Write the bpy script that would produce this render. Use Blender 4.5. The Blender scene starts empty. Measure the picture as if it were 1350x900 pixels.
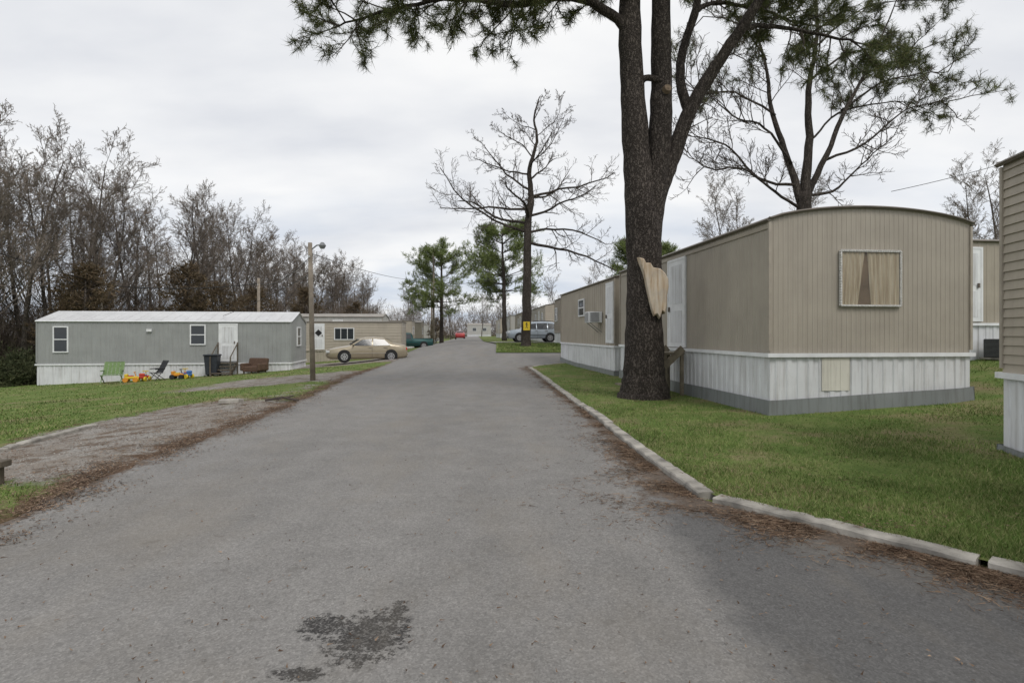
import bpy, math, random
import numpy as np
from mathutils import Vector, Matrix
random.seed(7); rng=np.random.default_rng(7)
S=bpy.context.scene; COL=S.collection
S.view_settings.view_transform='Standard'; S.view_settings.look='None'; S.view_settings.exposure=0

# ---------------------------------------------------------------- materials
def nodes(name):
    m=bpy.data.materials.new(name); m.use_nodes=True
    nt=m.node_tree; b=nt.nodes['Principled BSDF']; return m,nt,b
def N(nt,t,**k):
    n=nt.nodes.new(t)
    for a,v in k.items(): setattr(n,a,v)
    return n
def noise(nt,vec,scale,detail=4,rough=.55):
    n=N(nt,'ShaderNodeTexNoise'); n.inputs['Scale'].default_value=scale; n.inputs['Detail'].default_value=detail; n.inputs['Roughness'].default_value=rough
    if vec is not None: nt.links.new(vec,n.inputs['Vector'])
    return n.outputs['Fac']
def ramp(nt,fac,stops):
    r=N(nt,'ShaderNodeValToRGB'); el=r.color_ramp.elements
    while len(el)<len(stops): el.new(.5)
    for e,(p,c) in zip(el,stops):
        e.position=p; e.color=(c[0],c[1],c[2],1) if not isinstance(c,(int,float)) else (c,c,c,1)
    nt.links.new(fac,r.inputs['Fac']); return r.outputs['Color']
def mix(nt,fac,a,b,mode='MIX'):
    n=N(nt,'ShaderNodeMixRGB'); n.blend_type=mode
    for i,v in zip(('Fac','Color1','Color2'),(fac,a,b)):
        if isinstance(v,(int,float)): n.inputs[i].default_value=v if i=='Fac' else (v,v,v,1)
        elif isinstance(v,tuple): n.inputs[i].default_value=(*v[:3],1)
        else: nt.links.new(v,n.inputs[i])
    return n.outputs['Color']
def math_(nt,op,a,b=0.0,clamp=False):
    n=N(nt,'ShaderNodeMath'); n.operation=op; n.use_clamp=clamp
    for i,v in enumerate((a,b)):
        if isinstance(v,(int,float)): n.inputs[i].default_value=v
        else: nt.links.new(v,n.inputs[i])
    return n.outputs[0]
def objc(nt): return N(nt,'ShaderNodeTexCoord').outputs['Object']
def stretch(nt,vec,s):
    m=N(nt,'ShaderNodeMapping'); m.inputs['Scale'].default_value=s; nt.links.new(vec,m.inputs['Vector']); return m.outputs['Vector']
def bump(nt,b,hgt,strength,dist=.01):
    n=N(nt,'ShaderNodeBump'); n.inputs['Strength'].default_value=strength; n.inputs['Distance'].default_value=dist
    nt.links.new(hgt,n.inputs['Height']); nt.links.new(n.outputs['Normal'],b.inputs['Normal'])
def simple(name,c,rough=.6,var=.25,scale=8,metal=0,spec=.4,bmp=0.0):
    m,nt,b=nodes(name); o=objc(nt)
    f=noise(nt,o,scale,4)
    d=tuple(x*(1-var) for x in c); l=tuple(min(1,x*(1+var*.6)) for x in c)
    nt.links.new(ramp(nt,f,[(.3,d),(.7,l)]),b.inputs['Base Color'])
    b.inputs['Roughness'].default_value=rough; b.inputs['Metallic'].default_value=metal; b.inputs['Specular IOR Level'].default_value=spec
    if bmp: bump(nt,b,noise(nt,o,scale*6,4),bmp)
    return m
def siding(name,c,dirt=(.12,.09,.06),amt=.35,rough=.5):
    m,nt,b=nodes(name); o=objc(nt)
    base=ramp(nt,noise(nt,o,1.3,5),[(.3,tuple(x*.88 for x in c)),(.7,tuple(x*1.06 for x in c))])
    st=noise(nt,stretch(nt,o,(7,7,.45)),1.6,6,.65)
    mask=ramp(nt,st,[(.48,0),(.78,amt)])
    c2=mix(nt,mask,base,dirt)
    fine=ramp(nt,noise(nt,stretch(nt,o,(30,30,3)),2,3),[(.62,0),(.75,amt*.5)])
    c3=mix(nt,fine,c2,dirt)
    nt.links.new(c3,b.inputs['Base Color']); b.inputs['Roughness'].default_value=rough
    b.inputs['Specular IOR Level'].default_value=.35
    bump(nt,b,noise(nt,o,3,2),.12,.02)
    return m
def bark(name,c1,c2,sc=9,st=.3):
    m,nt,b=nodes(name); o=objc(nt)
    v=N(nt,'ShaderNodeTexVoronoi'); v.feature='DISTANCE_TO_EDGE'; v.inputs['Scale'].default_value=sc
    wob=N(nt,'ShaderNodeTexNoise'); wob.inputs['Scale'].default_value=sc*.9; wob.inputs['Detail'].default_value=4; nt.links.new(o,wob.inputs['Vector'])
    ms=stretch(nt,o,(1,1,st))
    add=N(nt,'ShaderNodeVectorMath'); add.operation='MULTIPLY_ADD'; nt.links.new(wob.outputs['Color'],add.inputs[0]); add.inputs[1].default_value=(.14,.14,.14); nt.links.new(ms,add.inputs[2])
    nt.links.new(add.outputs[0],v.inputs['Vector'])
    f=ramp(nt,v.outputs['Distance'],[(0,0),(.22,1)])
    g=noise(nt,o,sc*3,5,.7)
    big=ramp(nt,noise(nt,stretch(nt,o,(1,1,.4)),1.6,4),[(.3,.7),(.7,1.3)])
    plate=ramp(nt,g,[(.3,tuple(x*.6 for x in c2)),(.7,tuple(x*1.3 for x in c2))])
    c=mix(nt,1.0,mix(nt,math_(nt,'MULTIPLY',f,.85),c1,plate),big,'MULTIPLY')
    nt.links.new(c,b.inputs['Base Color']); b.inputs['Roughness'].default_value=.9
    b.inputs['Specular IOR Level'].default_value=.15
    hh=math_(nt,'ADD',f,math_(nt,'MULTIPLY',g,.9)); bump(nt,b,hh,.9,.035)
    return m
def leafmat(name,a,bc,c,rough=.7,ns=.5):
    m,nt,b=nodes(name); g=N(nt,'ShaderNodeNewGeometry')
    r=ramp(nt,g.outputs['Random Per Island'],[(0,a),(.5,bc),(1,c)])
    o=objc(nt); n=ramp(nt,noise(nt,o,ns,2),[(.3,.6),(.7,1.25)])
    nt.links.new(mix(nt,1.0,r,n,'MULTIPLY'),b.inputs['Base Color']); b.inputs['Roughness'].default_value=rough
    b.inputs['Specular IOR Level'].default_value=.15
    return m

def asphalt_mat():
    m,nt,b=nodes('asphalt'); o=objc(nt)
    big=noise(nt,stretch(nt,o,(.9,.16,1)),.9,4)
    mid=noise(nt,o,2.0,5,.65)
    base=ramp(nt,big,[(.3,(.172,.166,.158)),(.7,(.248,.240,.230))])
    base=mix(nt,.45,base,ramp(nt,mid,[(.3,(.158,.152,.144)),(.7,(.262,.252,.240))]))
    sep=N(nt,'ShaderNodeSeparateXYZ'); nt.links.new(o,sep.inputs[0])
    X,Y=sep.outputs[0],sep.outputs[1]
    wob=math_(nt,'MULTIPLY',math_(nt,'SUBTRACT',noise(nt,o,2.0,5,.6),.5),.7)
    mx=math_(nt,'MULTIPLY',math_(nt,'SUBTRACT',math_(nt,'ADD',X,wob),1.12),3.5,True)
    my=math_(nt,'MULTIPLY',math_(nt,'SUBTRACT',6.2,math_(nt,'ADD',Y,wob)),.8,True)
    dk=math_(nt,'MULTIPLY',mx,my,True)
    base=mix(nt,math_(nt,'MULTIPLY',dk,.68),base,(.072,.072,.074))
    def blob(cx,cy,rx,ry):
        dx=math_(nt,'DIVIDE',math_(nt,'SUBTRACT',X,cx),rx); dy=math_(nt,'DIVIDE',math_(nt,'SUBTRACT',Y,cy),ry)
        d=math_(nt,'SQRT',math_(nt,'ADD',math_(nt,'MULTIPLY',dx,dx),math_(nt,'MULTIPLY',dy,dy)))
        return math_(nt,'SUBTRACT',1.0,d)
    v=N(nt,'ShaderNodeTexVoronoi'); v.inputs['Scale'].default_value=95; nt.links.new(o,v.inputs['Vector'])
    bl=math_(nt,'MAXIMUM',blob(-1.03,3.12,.12,.12),math_(nt,'MAXIMUM',blob(-.76,3.02,.19,.25),blob(-.66,3.3,.05,.12)))
    bl=math_(nt,'MAXIMUM',bl,blob(-1.0,2.68,.12,.05))
    pn=math_(nt,'MULTIPLY',math_(nt,'SUBTRACT',noise(nt,o,18,6,.8),.5),6.5)
    pm=math_(nt,'MULTIPLY',math_(nt,'ADD',math_(nt,'ADD',bl,.06),pn),7,True)
    near=math_(nt,'MULTIPLY',math_(nt,'ADD',bl,.4),4,True)
    pm=math_(nt,'MULTIPLY',pm,near,True)
    pspeck=ramp(nt,v.outputs['Color'],[(.45,1),(.85,.62)])
    base=mix(nt,math_(nt,'MULTIPLY',math_(nt,'MULTIPLY',pm,.94),pspeck),base,(.034,.032,.031))
    sp=ramp(nt,v.outputs['Color'],[(.1,.66),(.6,1.0),(.95,1.42)])
    base=mix(nt,.62,base,mix(nt,1.0,base,sp,'MULTIPLY'))
    base=mix(nt,1.0,base,ramp(nt,noise(nt,o,24,4,.7),[(.3,.87),(.7,1.12)]),'MULTIPLY')
    st=ramp(nt,noise(nt,o,4.5,2,.5),[(.68,0),(.75,.5)])
    base=mix(nt,st,base,(.11,.10,.09))
    warm=ramp(nt,noise(nt,stretch(nt,o,(1,.45,1)),.8,6,.65),[(.48,0),(.68,.4)])
    base=mix(nt,warm,base,(.225,.20,.165))
    at=N(nt,'ShaderNodeAttribute'); at.attribute_name='edge'
    ln=math_(nt,'ADD',at.outputs['Fac'],math_(nt,'MULTIPLY',math_(nt,'SUBTRACT',noise(nt,o,4.5,6,.7),.5),1.8))
    lm=math_(nt,'MULTIPLY',math_(nt,'SUBTRACT',ln,.42),4,True)
    lc=ramp(nt,noise(nt,o,45,4,.7),[(.3,(.045,.033,.025)),(.55,(.115,.082,.058)),(.75,(.23,.175,.13))])
    base=mix(nt,math_(nt,'MULTIPLY',lm,.82),base,lc)
    nt.links.new(base,b.inputs['Base Color']); b.inputs['Roughness'].default_value=.85; b.inputs['Specular IOR Level'].default_value=.25
    hh=math_(nt,'SUBTRACT',math_(nt,'MULTIPLY',v.outputs['Distance'],.8),math_(nt,'MULTIPLY',pm,1.2))
    bump(nt,b,hh,.45,.006)
    return m
def grass_ground():
    m,nt,b=nodes('grass_ground'); o=objc(nt)
    g=ramp(nt,noise(nt,o,1.1,6,.65),[(.28,(.085,.135,.033)),(.5,(.130,.178,.050)),(.72,(.21,.215,.09))])
    g=mix(nt,1.0,g,ramp(nt,noise(nt,o,30,5,.75),[(.3,.5),(.7,1.35)]),'MULTIPLY')
    p=ramp(nt,noise(nt,o,.55,5,.6),[(.51,0),(.65,.8)])
    g=mix(nt,p,g,ramp(nt,noise(nt,o,22,4),[(.3,(.12,.09,.05)),(.7,(.28,.23,.14))]))
    at=N(nt,'ShaderNodeAttribute'); at.attribute_name='gravel'
    e=math_(nt,'ADD',at.outputs['Fac'],math_(nt,'MULTIPLY',math_(nt,'SUBTRACT',noise(nt,o,1.7,6,.75),.5),2.3))
    gm=math_(nt,'MULTIPLY',math_(nt,'SUBTRACT',e,.42),4,True)
    v=N(nt,'ShaderNodeTexVoronoi'); v.inputs['Scale'].default_value=55; nt.links.new(o,v.inputs['Vector'])
    gc=ramp(nt,v.outputs['Color'],[(.1,(.175,.165,.15)),(.5,(.255,.24,.22)),(.9,(.37,.35,.325))])
    gc=mix(nt,ramp(nt,noise(nt,o,.9,6,.7),[(.44,0),(.60,.5)]),gc,(.195,.155,.12))
    gc=mix(nt,ramp(nt,noise(nt,o,1.9,6,.78),[(.50,0),(.58,.85)]),gc,ramp(nt,noise(nt,o,24,4),[(.3,(.07,.048,.034)),(.7,(.17,.125,.09))]))
    g=mix(nt,gm,g,gc)
    at2=N(nt,'ShaderNodeAttribute'); at2.attribute_name='litter'
    e2=math_(nt,'ADD',at2.outputs['Fac'],math_(nt,'MULTIPLY',math_(nt,'SUBTRACT',noise(nt,o,3.0,6,.7),.5),1.9))
    lm=math_(nt,'MULTIPLY',math_(nt,'SUBTRACT',e2,.46),4,True)
    lc=ramp(nt,noise(nt,o,40,4,.7),[(.3,(.042,.027,.018)),(.55,(.12,.075,.048)),(.75,(.23,.16,.11))])
    g=mix(nt,math_(nt,'MULTIPLY',lm,.92),g,lc)
    nt.links.new(g,b.inputs['Base Color']); b.inputs['Roughness'].default_value=.95; b.inputs['Specular IOR Level'].default_value=.1
    bump(nt,b,v.outputs['Distance'],.5,.015)
    return m
M={}
M['asphalt']=asphalt_mat(); M['ground']=grass_ground()
M['blade']=leafmat('grass_blades',(.080,.142,.030),(.148,.218,.056),(.31,.30,.14),ns=.9)
M['needle']=leafmat('pine_needles',(.065,.085,.033),(.11,.135,.053),(.21,.20,.09),ns=.8)
M['needle_far']=leafmat('pine_foliage_far',(.10,.14,.045),(.17,.215,.07),(.25,.285,.11),ns=.3)
M['cedar']=leafmat('cedar_foliage',(.075,.060,.036),(.125,.092,.056),(.18,.13,.08),ns=.4)
M['bush']=leafmat('shrub_foliage',(.03,.04,.018),(.055,.065,.03),(.08,.085,.04),ns=.6)
M['litter']=leafmat('dead_needles',(.068,.042,.028),(.155,.10,.065),(.29,.21,.145),ns=2)
M['bark']=bark('pine_bark',(.035,.029,.025),(.135,.115,.10),17,.28)
M['bark2']=bark('grey_bark',(.068,.057,.05),(.175,.15,.13),9)
M['twig']=simple('twigs',(.19,.16,.135),.9,.25,1.0,spec=.1)
M['twigd']=simple('dark_twigs',(.09,.075,.065),.9,.2,1.0,spec=.1)
M['wood_bg']=leafmat('woodland_twigs',(.10,.079,.064),(.165,.132,.107),(.24,.20,.168),ns=.1)
def rawwood():
    m,nt,b=nodes('exposed_wood'); o=objc(nt)
    f=noise(nt,stretch(nt,o,(9,5,.9)),1.5,5,.6)
    c=ramp(nt,f,[(.30,(.26,.18,.115)),(.42,(.43,.33,.23)),(.55,(.52,.44,.34)),(.70,(.56,.50,.42))])
    g=ramp(nt,noise(nt,o,2.2,5,.65),[(.45,0),(.62,.5)])
    c=mix(nt,g,c,(.36,.33,.29))
    k=ramp(nt,noise(nt,stretch(nt,o,(16,10,1.0)),2.0,4,.6),[(.66,0),(.72,.7)])
    c=mix(nt,k,c,(.11,.08,.06))
    nt.links.new(c,b.inputs['Base Color']); b.inputs['Roughness'].default_value=.9; b.inputs['Specular IOR Level'].default_value=.15; bump(nt,b,f,.35,.02); return m
M['rawwood']=rawwood()
M['knot']=simple('cut_knot_wood',(.17,.125,.085),.9,.4,14)
M['concrete']=simple('kerb_concrete',(.34,.32,.285),.9,.55,3.5,bmp=.6)
M['beige']=siding('beige_siding',(.375,.338,.282),amt=.2)
M['tan']=siding('tan_siding',(.36,.32,.26),amt=.22)
M['tanlap']=siding('tan_lap_siding',(.41,.365,.30),amt=.15)
M['brownlap']=siding('brown_lap_siding',(.30,.255,.205),amt=.2)
M['grey']=siding('grey_siding',(.305,.315,.31),amt=.25)
M['greylite']=siding('light_grey_siding',(.45,.44,.42),amt=.25)
M['white']=siding('white_skirting',(.68,.69,.705),(.2,.17,.14),.55)
M['cream']=siding('cream_panel',(.66,.64,.565),(.2,.17,.14),.4)
M['whitep']=simple('white_paint',(.75,.76,.77),.5,.1,4)
M['metal']=siding('galvanised_base',(.22,.235,.235),(.06,.05,.04),.5,.45)
M['roof']=siding('metal_roof',(.58,.585,.59),(.2,.17,.14),.3,.45)
M['roofd']=simple('roof_coating',(.30,.28,.25),.7,.3,2)
M['trim']=simple('brown_trim',(.14,.12,.10),.5,.2,5)
M['trimb']=simple('beige_trim',(.365,.325,.27),.5,.15,5)
M['dark']=simple('dark_cavity',(.012,.012,.013),.6,.2,5)
M['lampg']=simple('lamp_grey',(.22,.23,.24),.4,.2,8)
def curtain_mat():
    m,nt,b=nodes('gold_curtain'); o=objc(nt)
    f=noise(nt,stretch(nt,o,(20,20,.8)),1.2,4,.6)
    nt.links.new(ramp(nt,f,[(.34,(.42,.33,.21)),(.5,(.62,.52,.36)),(.66,(.76,.67,.51))]),b.inputs['Base Color']); b.inputs['Roughness'].default_value=.9; return m
M['curtain']=curtain_mat()
M['curtb']=simple('brown_inside',(.24,.17,.105),.9,.3,3)
M['lace']=simple('white_ornate_frame',(.70,.69,.66),.6,.5,45,bmp=.8)
def glassm(name,c,r=.06,alpha=1):
    m,nt,b=nodes(name); b.inputs['Base Color'].default_value=(*c,1); b.inputs['Roughness'].default_value=r; b.inputs['Specular IOR Level'].default_value=.6
    o=objc(nt); bump(nt,b,noise(nt,o,1.5,2),.05,.02)
    if alpha<1:
        tr=N(nt,'ShaderNodeBsdfTransparent'); mx=N(nt,'ShaderNodeMixShader'); mx.inputs[0].default_value=alpha
        out=nt.nodes['Material Output']; nt.links.new(tr.outputs[0],mx.inputs[1]); nt.links.new(b.outputs[0],mx.inputs[2]); nt.links.new(mx.outputs[0],out.inputs['Surface'])
    return m
M['glass']=glassm('window_glass',(.03,.035,.04))
M['glassc']=glassm('clear_glass',(.12,.12,.12),.05,.15)
M['rubber']=simple('tyre_rubber',(.02,.02,.02),.85,.2,8)
M['black']=simple('black_plastic',(.02,.021,.024),.45,.2,8)
M['rim']=simple('wheel_alloy',(.45,.45,.46),.35,.1,8,metal=.7)
M['timber']=simple('weathered_timber',(.21,.18,.13),.9,.35,6,bmp=.5)
M['timberd']=simple('dark_timber',(.12,.10,.075),.9,.35,6,bmp=.5)
M['pole']=simple('pole_wood',(.27,.23,.185),.9,.3,4,bmp=.4)
M['yellow']=simple('yellow_paint',(.62,.45,.03),.5,.1,8)
M['red']=simple('red_plastic',(.5,.05,.03),.4,.1,8)
M['orange']=simple('orange_plastic',(.65,.27,.03),.4,.1,8)
M['bluep']=simple('blue_plastic',(.05,.15,.4),.4,.1,8)
M['green']=simple('green_webbing',(.14,.22,.08),.7,.2,12)
M['greenf']=simple('green_frame',(.18,.26,.12),.5,.2,12)
M['sofa']=simple('brown_upholstery',(.10,.06,.04),.8,.3,8)
M['bin']=simple('dark_bin_plastic',(.03,.035,.045),.5,.2,8)
M['lamp']=simple('lamp_clear',(.6,.62,.62),.3,.1,8)
def paint(name,c,metal=.3):
    m,nt,b=nodes(name); b.inputs['Metallic'].default_value=metal; b.inputs['Roughness'].default_value=.32; b.inputs['Coat Weight'].default_value=.5
    o=objc(nt); nt.links.new(ramp(nt,noise(nt,o,4,4),[(.3,tuple(x*.85 for x in c)),(.7,c)]),b.inputs['Base Color']); return m

# ---------------------------------------------------------------- mesh helpers
class MB:
    def __init__(s): s.v=[]; s.f=[]
    def add(s,vs,fs):
        o=len(s.v); s.v.extend([tuple(v) for v in vs]); s.f.extend([tuple(i+o for i in f) for f in fs])
    def box(s,c,d,rz=0,rx=0,ry=0,taper=1.0):
        hx,hy,hz=d[0]/2,d[1]/2,d[2]/2; vs=[]
        R=Matrix.Rotation(rz,3,'Z')@Matrix.Rotation(ry,3,'Y')@Matrix.Rotation(rx,3,'X')
        for z in (-1,1):
            k=taper if z<0 else 1.0
            for x,y in((-1,-1),(1,-1),(1,1),(-1,1)):
                vs.append(Vector(c)+R@Vector((x*hx*k,y*hy*k,z*hz)))
        s.add(vs,[(3,2,1,0),(4,5,6,7),(0,1,5,4),(1,2,6,5),(2,3,7,6),(3,0,4,7)]); return s
    def tube(s,pts,rad,n=6,cap=True):
        pts=[Vector(p) for p in pts]; o=len(s.v); k=len(pts)
        t0=(pts[1]-pts[0]).normalized(); a=Vector((1,0,0)) if abs(t0.x)<.8 else Vector((0,1,0))
        u=t0.cross(a).normalized()
        cs=[(math.cos(2*math.pi*j/n),math.sin(2*math.pi*j/n)) for j in range(n)]
        for i,p in enumerate(pts):
            t=(pts[min(i+1,k-1)]-pts[max(i-1,0)])
            if t.length<1e-9: t=t0
            t=t.normalized(); u=(u-t*u.dot(t))
            u=u.normalized() if u.length>1e-6 else t.orthogonal().normalized()
            w=t.cross(u); r=rad[i] if not isinstance(rad,(int,float)) else rad
            for c,sn in cs: s.v.append(tuple(p+u*(c*r)+w*(sn*r)))
        for i in range(k-1):
            for j in range(n):
                a=o+i*n+j; b=o+i*n+(j+1)%n; s.f.append((a,b,b+n,a+n))
        if cap:
            s.f.append(tuple(o+j for j in reversed(range(n)))); s.f.append(tuple(o+(k-1)*n+j for j in range(n)))
        return s
    def cyl(s,a,b,r,n=16): return s.tube([a,b],[r,r],n)
def top(name,label,cat,loc=(0,0,0),rz=0,group=None):
    e=bpy.data.objects.new(name,None); COL.objects.link(e); e.location=loc; e.rotation_euler=(0,0,rz); e.empty_display_size=.2
    e['label']=label; e['category']=cat
    if group: e['group']=group
    return e
def part(name,mb,mat,parent=None,smooth=False,label=None,bev=0,sub=0):
    me=bpy.data.meshes.new(name); me.from_pydata(mb.v,[],mb.f); me.update()
    o=bpy.data.objects.new(name,me); COL.objects.link(o)
    for mm in (mat if isinstance(mat,list) else [mat]): me.materials.append(mm)
    if smooth: me.polygons.foreach_set('use_smooth',[True]*len(me.polygons))
    if parent: o.parent=parent
    if label: o['label']=label
    if bev:
        b=o.modifiers.new('b','BEVEL'); b.width=bev; b.segments=2; b.limit_method='ANGLE'
    if sub:
        b=o.modifiers.new('s','SUBSURF'); b.levels=sub; b.render_levels=sub
    return o
def tri_obj(name,V,mat,parent=None):
    n=len(V); me=bpy.data.meshes.new(name)
    me.vertices.add(n*3); me.vertices.foreach_set('co',V.reshape(-1).astype(np.float32))
    me.loops.add(n*3); me.loops.foreach_set('vertex_index',np.arange(n*3,dtype=np.int32))
    me.polygons.add(n); me.polygons.foreach_set('loop_start',np.arange(0,n*3,3,dtype=np.int32))
    me.update(calc_edges=True); me.validate()
    me.materials.append(mat); o=bpy.data.objects.new(name,me); COL.objects.link(o)
    if parent: o.parent=parent
    return o
def tag(o,label,cat,kind=None,group=None):
    if label: o['label']=label
    if cat: o['category']=cat
    if kind: o['kind']=kind
    if group: o['group']=group
    return o

# ---------------------------------------------------------------- terrain
RLy=[-10,0,4.6,6.5,12,21,34,55,171,700]; RLx=[-3.9,-4.05,-4.3,-4.6,-4.88,-6,-6.85,-9,-17,-53]
KRy=[-6,.3,2.5,3.9,5.42,5.6,7.5,10.4,26.7,28,29.3,30.2,30.9,31.2]; KRx=[11.6,6.25,4.37,3.18,1.88,1.82,1.70,1.60,.78,1.2,2.2,3.5,8,40]
RRy=[35.5,44,48,60,171,700]; RRx=[-1.0,-1.2,-1.6,-3,-10,-46]
RL=lambda y:np.interp(y,RLy,RLx); KR=lambda y:np.interp(y,KRy,KRx); RR=lambda y:np.interp(y,RRy,RRx)
def sm(a,b,t): t=np.clip((np.asarray(t,float)-a)/(b-a),0,1); return t*t*(3-2*t)
def H(x,y):
    x=np.asarray(x,float); y=np.asarray(y,float); rl=RL(y)
    d=np.maximum(0,(rl-1.0)-x); z=-1.9*(1-np.exp(-d*.09/1.9))*(1-.6*sm(45,90,y))
    xx=np.minimum(x,16); z=z+.05*np.maximum(0,xx-5)+.1*np.maximum(0,xx-9)
    z=z+.8*sm(27,44,y)*sm(-3,5,x-rl)
    return z
def h(x,y): return float(H(x,y))
def sheet(name,rows,mat,dz,attrs=None):
    R=len(rows); C=len(rows[0]); P=np.array(rows).reshape(-1,2)
    Z=H(P[:,0],P[:,1])+dz
    V=[(float(a),float(b),float(c)) for (a,b),c in zip(P,Z)]
    F=[(r*C+c,r*C+c+1,(r+1)*C+c+1,(r+1)*C+c) for r in range(R-1) for c in range(C-1)]
    mb=MB(); mb.v=V; mb.f=F
    o=part(name,mb,mat,smooth=True); o['kind']='structure'
    if attrs:
        for k,fn in attrs.items():
            a=o.data.attributes.new(k,'FLOAT','POINT'); a.data.foreach_set('value',fn(P[:,0],P[:,1]).astype(np.float32))
    return o
LBy=[5,6,8,10.9,13.8,16]; LBx=[-9.5,-9,-7.9,-8.9,-8.6,-8]
def gravelf(x,y):
    lb=np.interp(y,LBy,LBx)
    a=sm(5.5,6.9,y)*(1-sm(12.7,15.8,y+.3*(x+6)))*sm(-.6,.6,x-lb)
    b=sm(18.5,20,y)*(1-sm(24,26,y))*sm(-13,-11,x)*.85
    c=sm(31,33,y)*(1-sm(37.5,39,y))*sm(-15,-13.5,x)
    d=sm(57,59,y)*(1-sm(64,66,y))*sm(-16,-14,x)
    e=sm(14,15,y)*(1-sm(18,19.5,y))*np.clip(1-np.abs(RL(y)-.8-x)/1.0,0,1)*.55
    far=np.minimum(1,np.maximum.reduce([a,b,c,d,e]))
    return np.where(far<.01,-1.0,far)*(x<RL(y)+1)-(x>=RL(y)+1)
def litterf(x,y):
    d=RL(y)-x
    a=np.clip(1-np.abs(d-.1)/.75,0,1)*(d>-.6)*.95*np.interp(y,[0,5,6.5,30],[.75,.9,1,1])
    lb=np.interp(y,LBy,LBx)
    b=np.clip(1-np.abs(y-14.3+.3*(x+6))/.9,0,1)*sm(-8.5,-7.5,x)*.75
    c=np.clip(1-np.abs(x+.2-lb)/.6,0,1)*sm(5,6,y)*(1-sm(12,14,y))*.6
    return np.maximum(a*(1-sm(25,35,y)),np.maximum(b,c))
def ax(*seg):
    out=[]
    for a,b,s in seg: out+=list(np.arange(a,b,s))
    return out+[seg[-1][1]]
gx=ax((-1200,-200,200),(-200,-60,20),(-60,-16,1.5),(-16,-3,.25),(-3,20,1.0),(20,60,4),(60,200,20),(200,1200,200))
gy=ax((-60,-4,8),(-4,3,.5),(3,27,.25),(27,50,.8),(50,120,3),(120,300,15),(300,1500,200))
sheet('ground',[[(x,y) for x in gx] for y in gy],M['ground'],-.022,{'gravel':gravelf,'litter':litterf})
def mainR(y):
    return KR(y) if y<=26.7 else (np.interp(y,[26.7,35.5],[.78,-1.0]) if y<35.5 else RR(y))
cols=[0,.03,.06,.1,.15,.2]+list(np.linspace(.25,.75,11))+[.8,.84,.88,.91,.94,.97,1]
ry=ax((-6,30,.25),(30,60,.6),(60,200,4),(200,700,50))
def edgef(x,y):
    dr=np.where(y<30,KR(y)-x,9); wid=np.interp(y,[0,3,4,5.2,6.5,9,12,22,26.7,29],[.35,.45,.65,1.2,.8,.5,.35,.45,1.0,.9])
    e=np.clip(1-dr/wid,0,1)
    dl=x-RL(y); e2=np.clip(1-dl/.35,0,1)*.8*(1-sm(30,50,y)); return np.maximum(e,e2)
rr=[]
for y in ry:
    a,b=float(RL(y)),float(mainR(y)); rr.append([(a+(b-a)*c+(.06*math.sin(y*3.1)+.04*math.sin(y*7.7) if c==0 else 0),y) for c in cols])
sheet('road',rr,M['asphalt'],0,{'edge':edgef})
sheet('side_road',[[(float(mainR(y))+(40-float(mainR(y)))*t,y) for t in np.linspace(0,1,40)] for y in ax((26.7,35.7,.5))],M['asphalt'],0,{'edge':lambda x,y:np.clip(1-(y-26.7)/3,0,1)*(x<4)})
sheet('lawn',[[(float(KR(y))+.10+(60-float(KR(y)))*t**2,y) for t in np.linspace(0,1,50)] for y in ax((-6,31.2,.3))],M['ground'],.04,
      {'litter':lambda x,y:np.clip(1-(x-KR(y))/.35,0,1)*.5+np.clip(1-np.hypot(x-3.25,y-13.9)/1.6,0,1)*.8,'gravel':lambda x,y:x*0-1})
sheet('lawn.001',[[(float(RR(y))+(90)*t**2,y) for t in np.linspace(0,1,50)] for y in ax((35.6,60,.6),(60,200,5),(200,700,60))],M['ground'],.05,
      {'litter':lambda x,y:np.clip(1-np.hypot(x-1,y-40)/2,0,1)*.7,'gravel':lambda x,y:x*0-1})
sheet('driveway',[[(float(RR(y))+(12)*t,y) for t in np.linspace(0,1,20)] for y in ax((47.5,53.5,.5))],M['asphalt'],.075,{'edge':lambda x,y:x*0})

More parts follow.
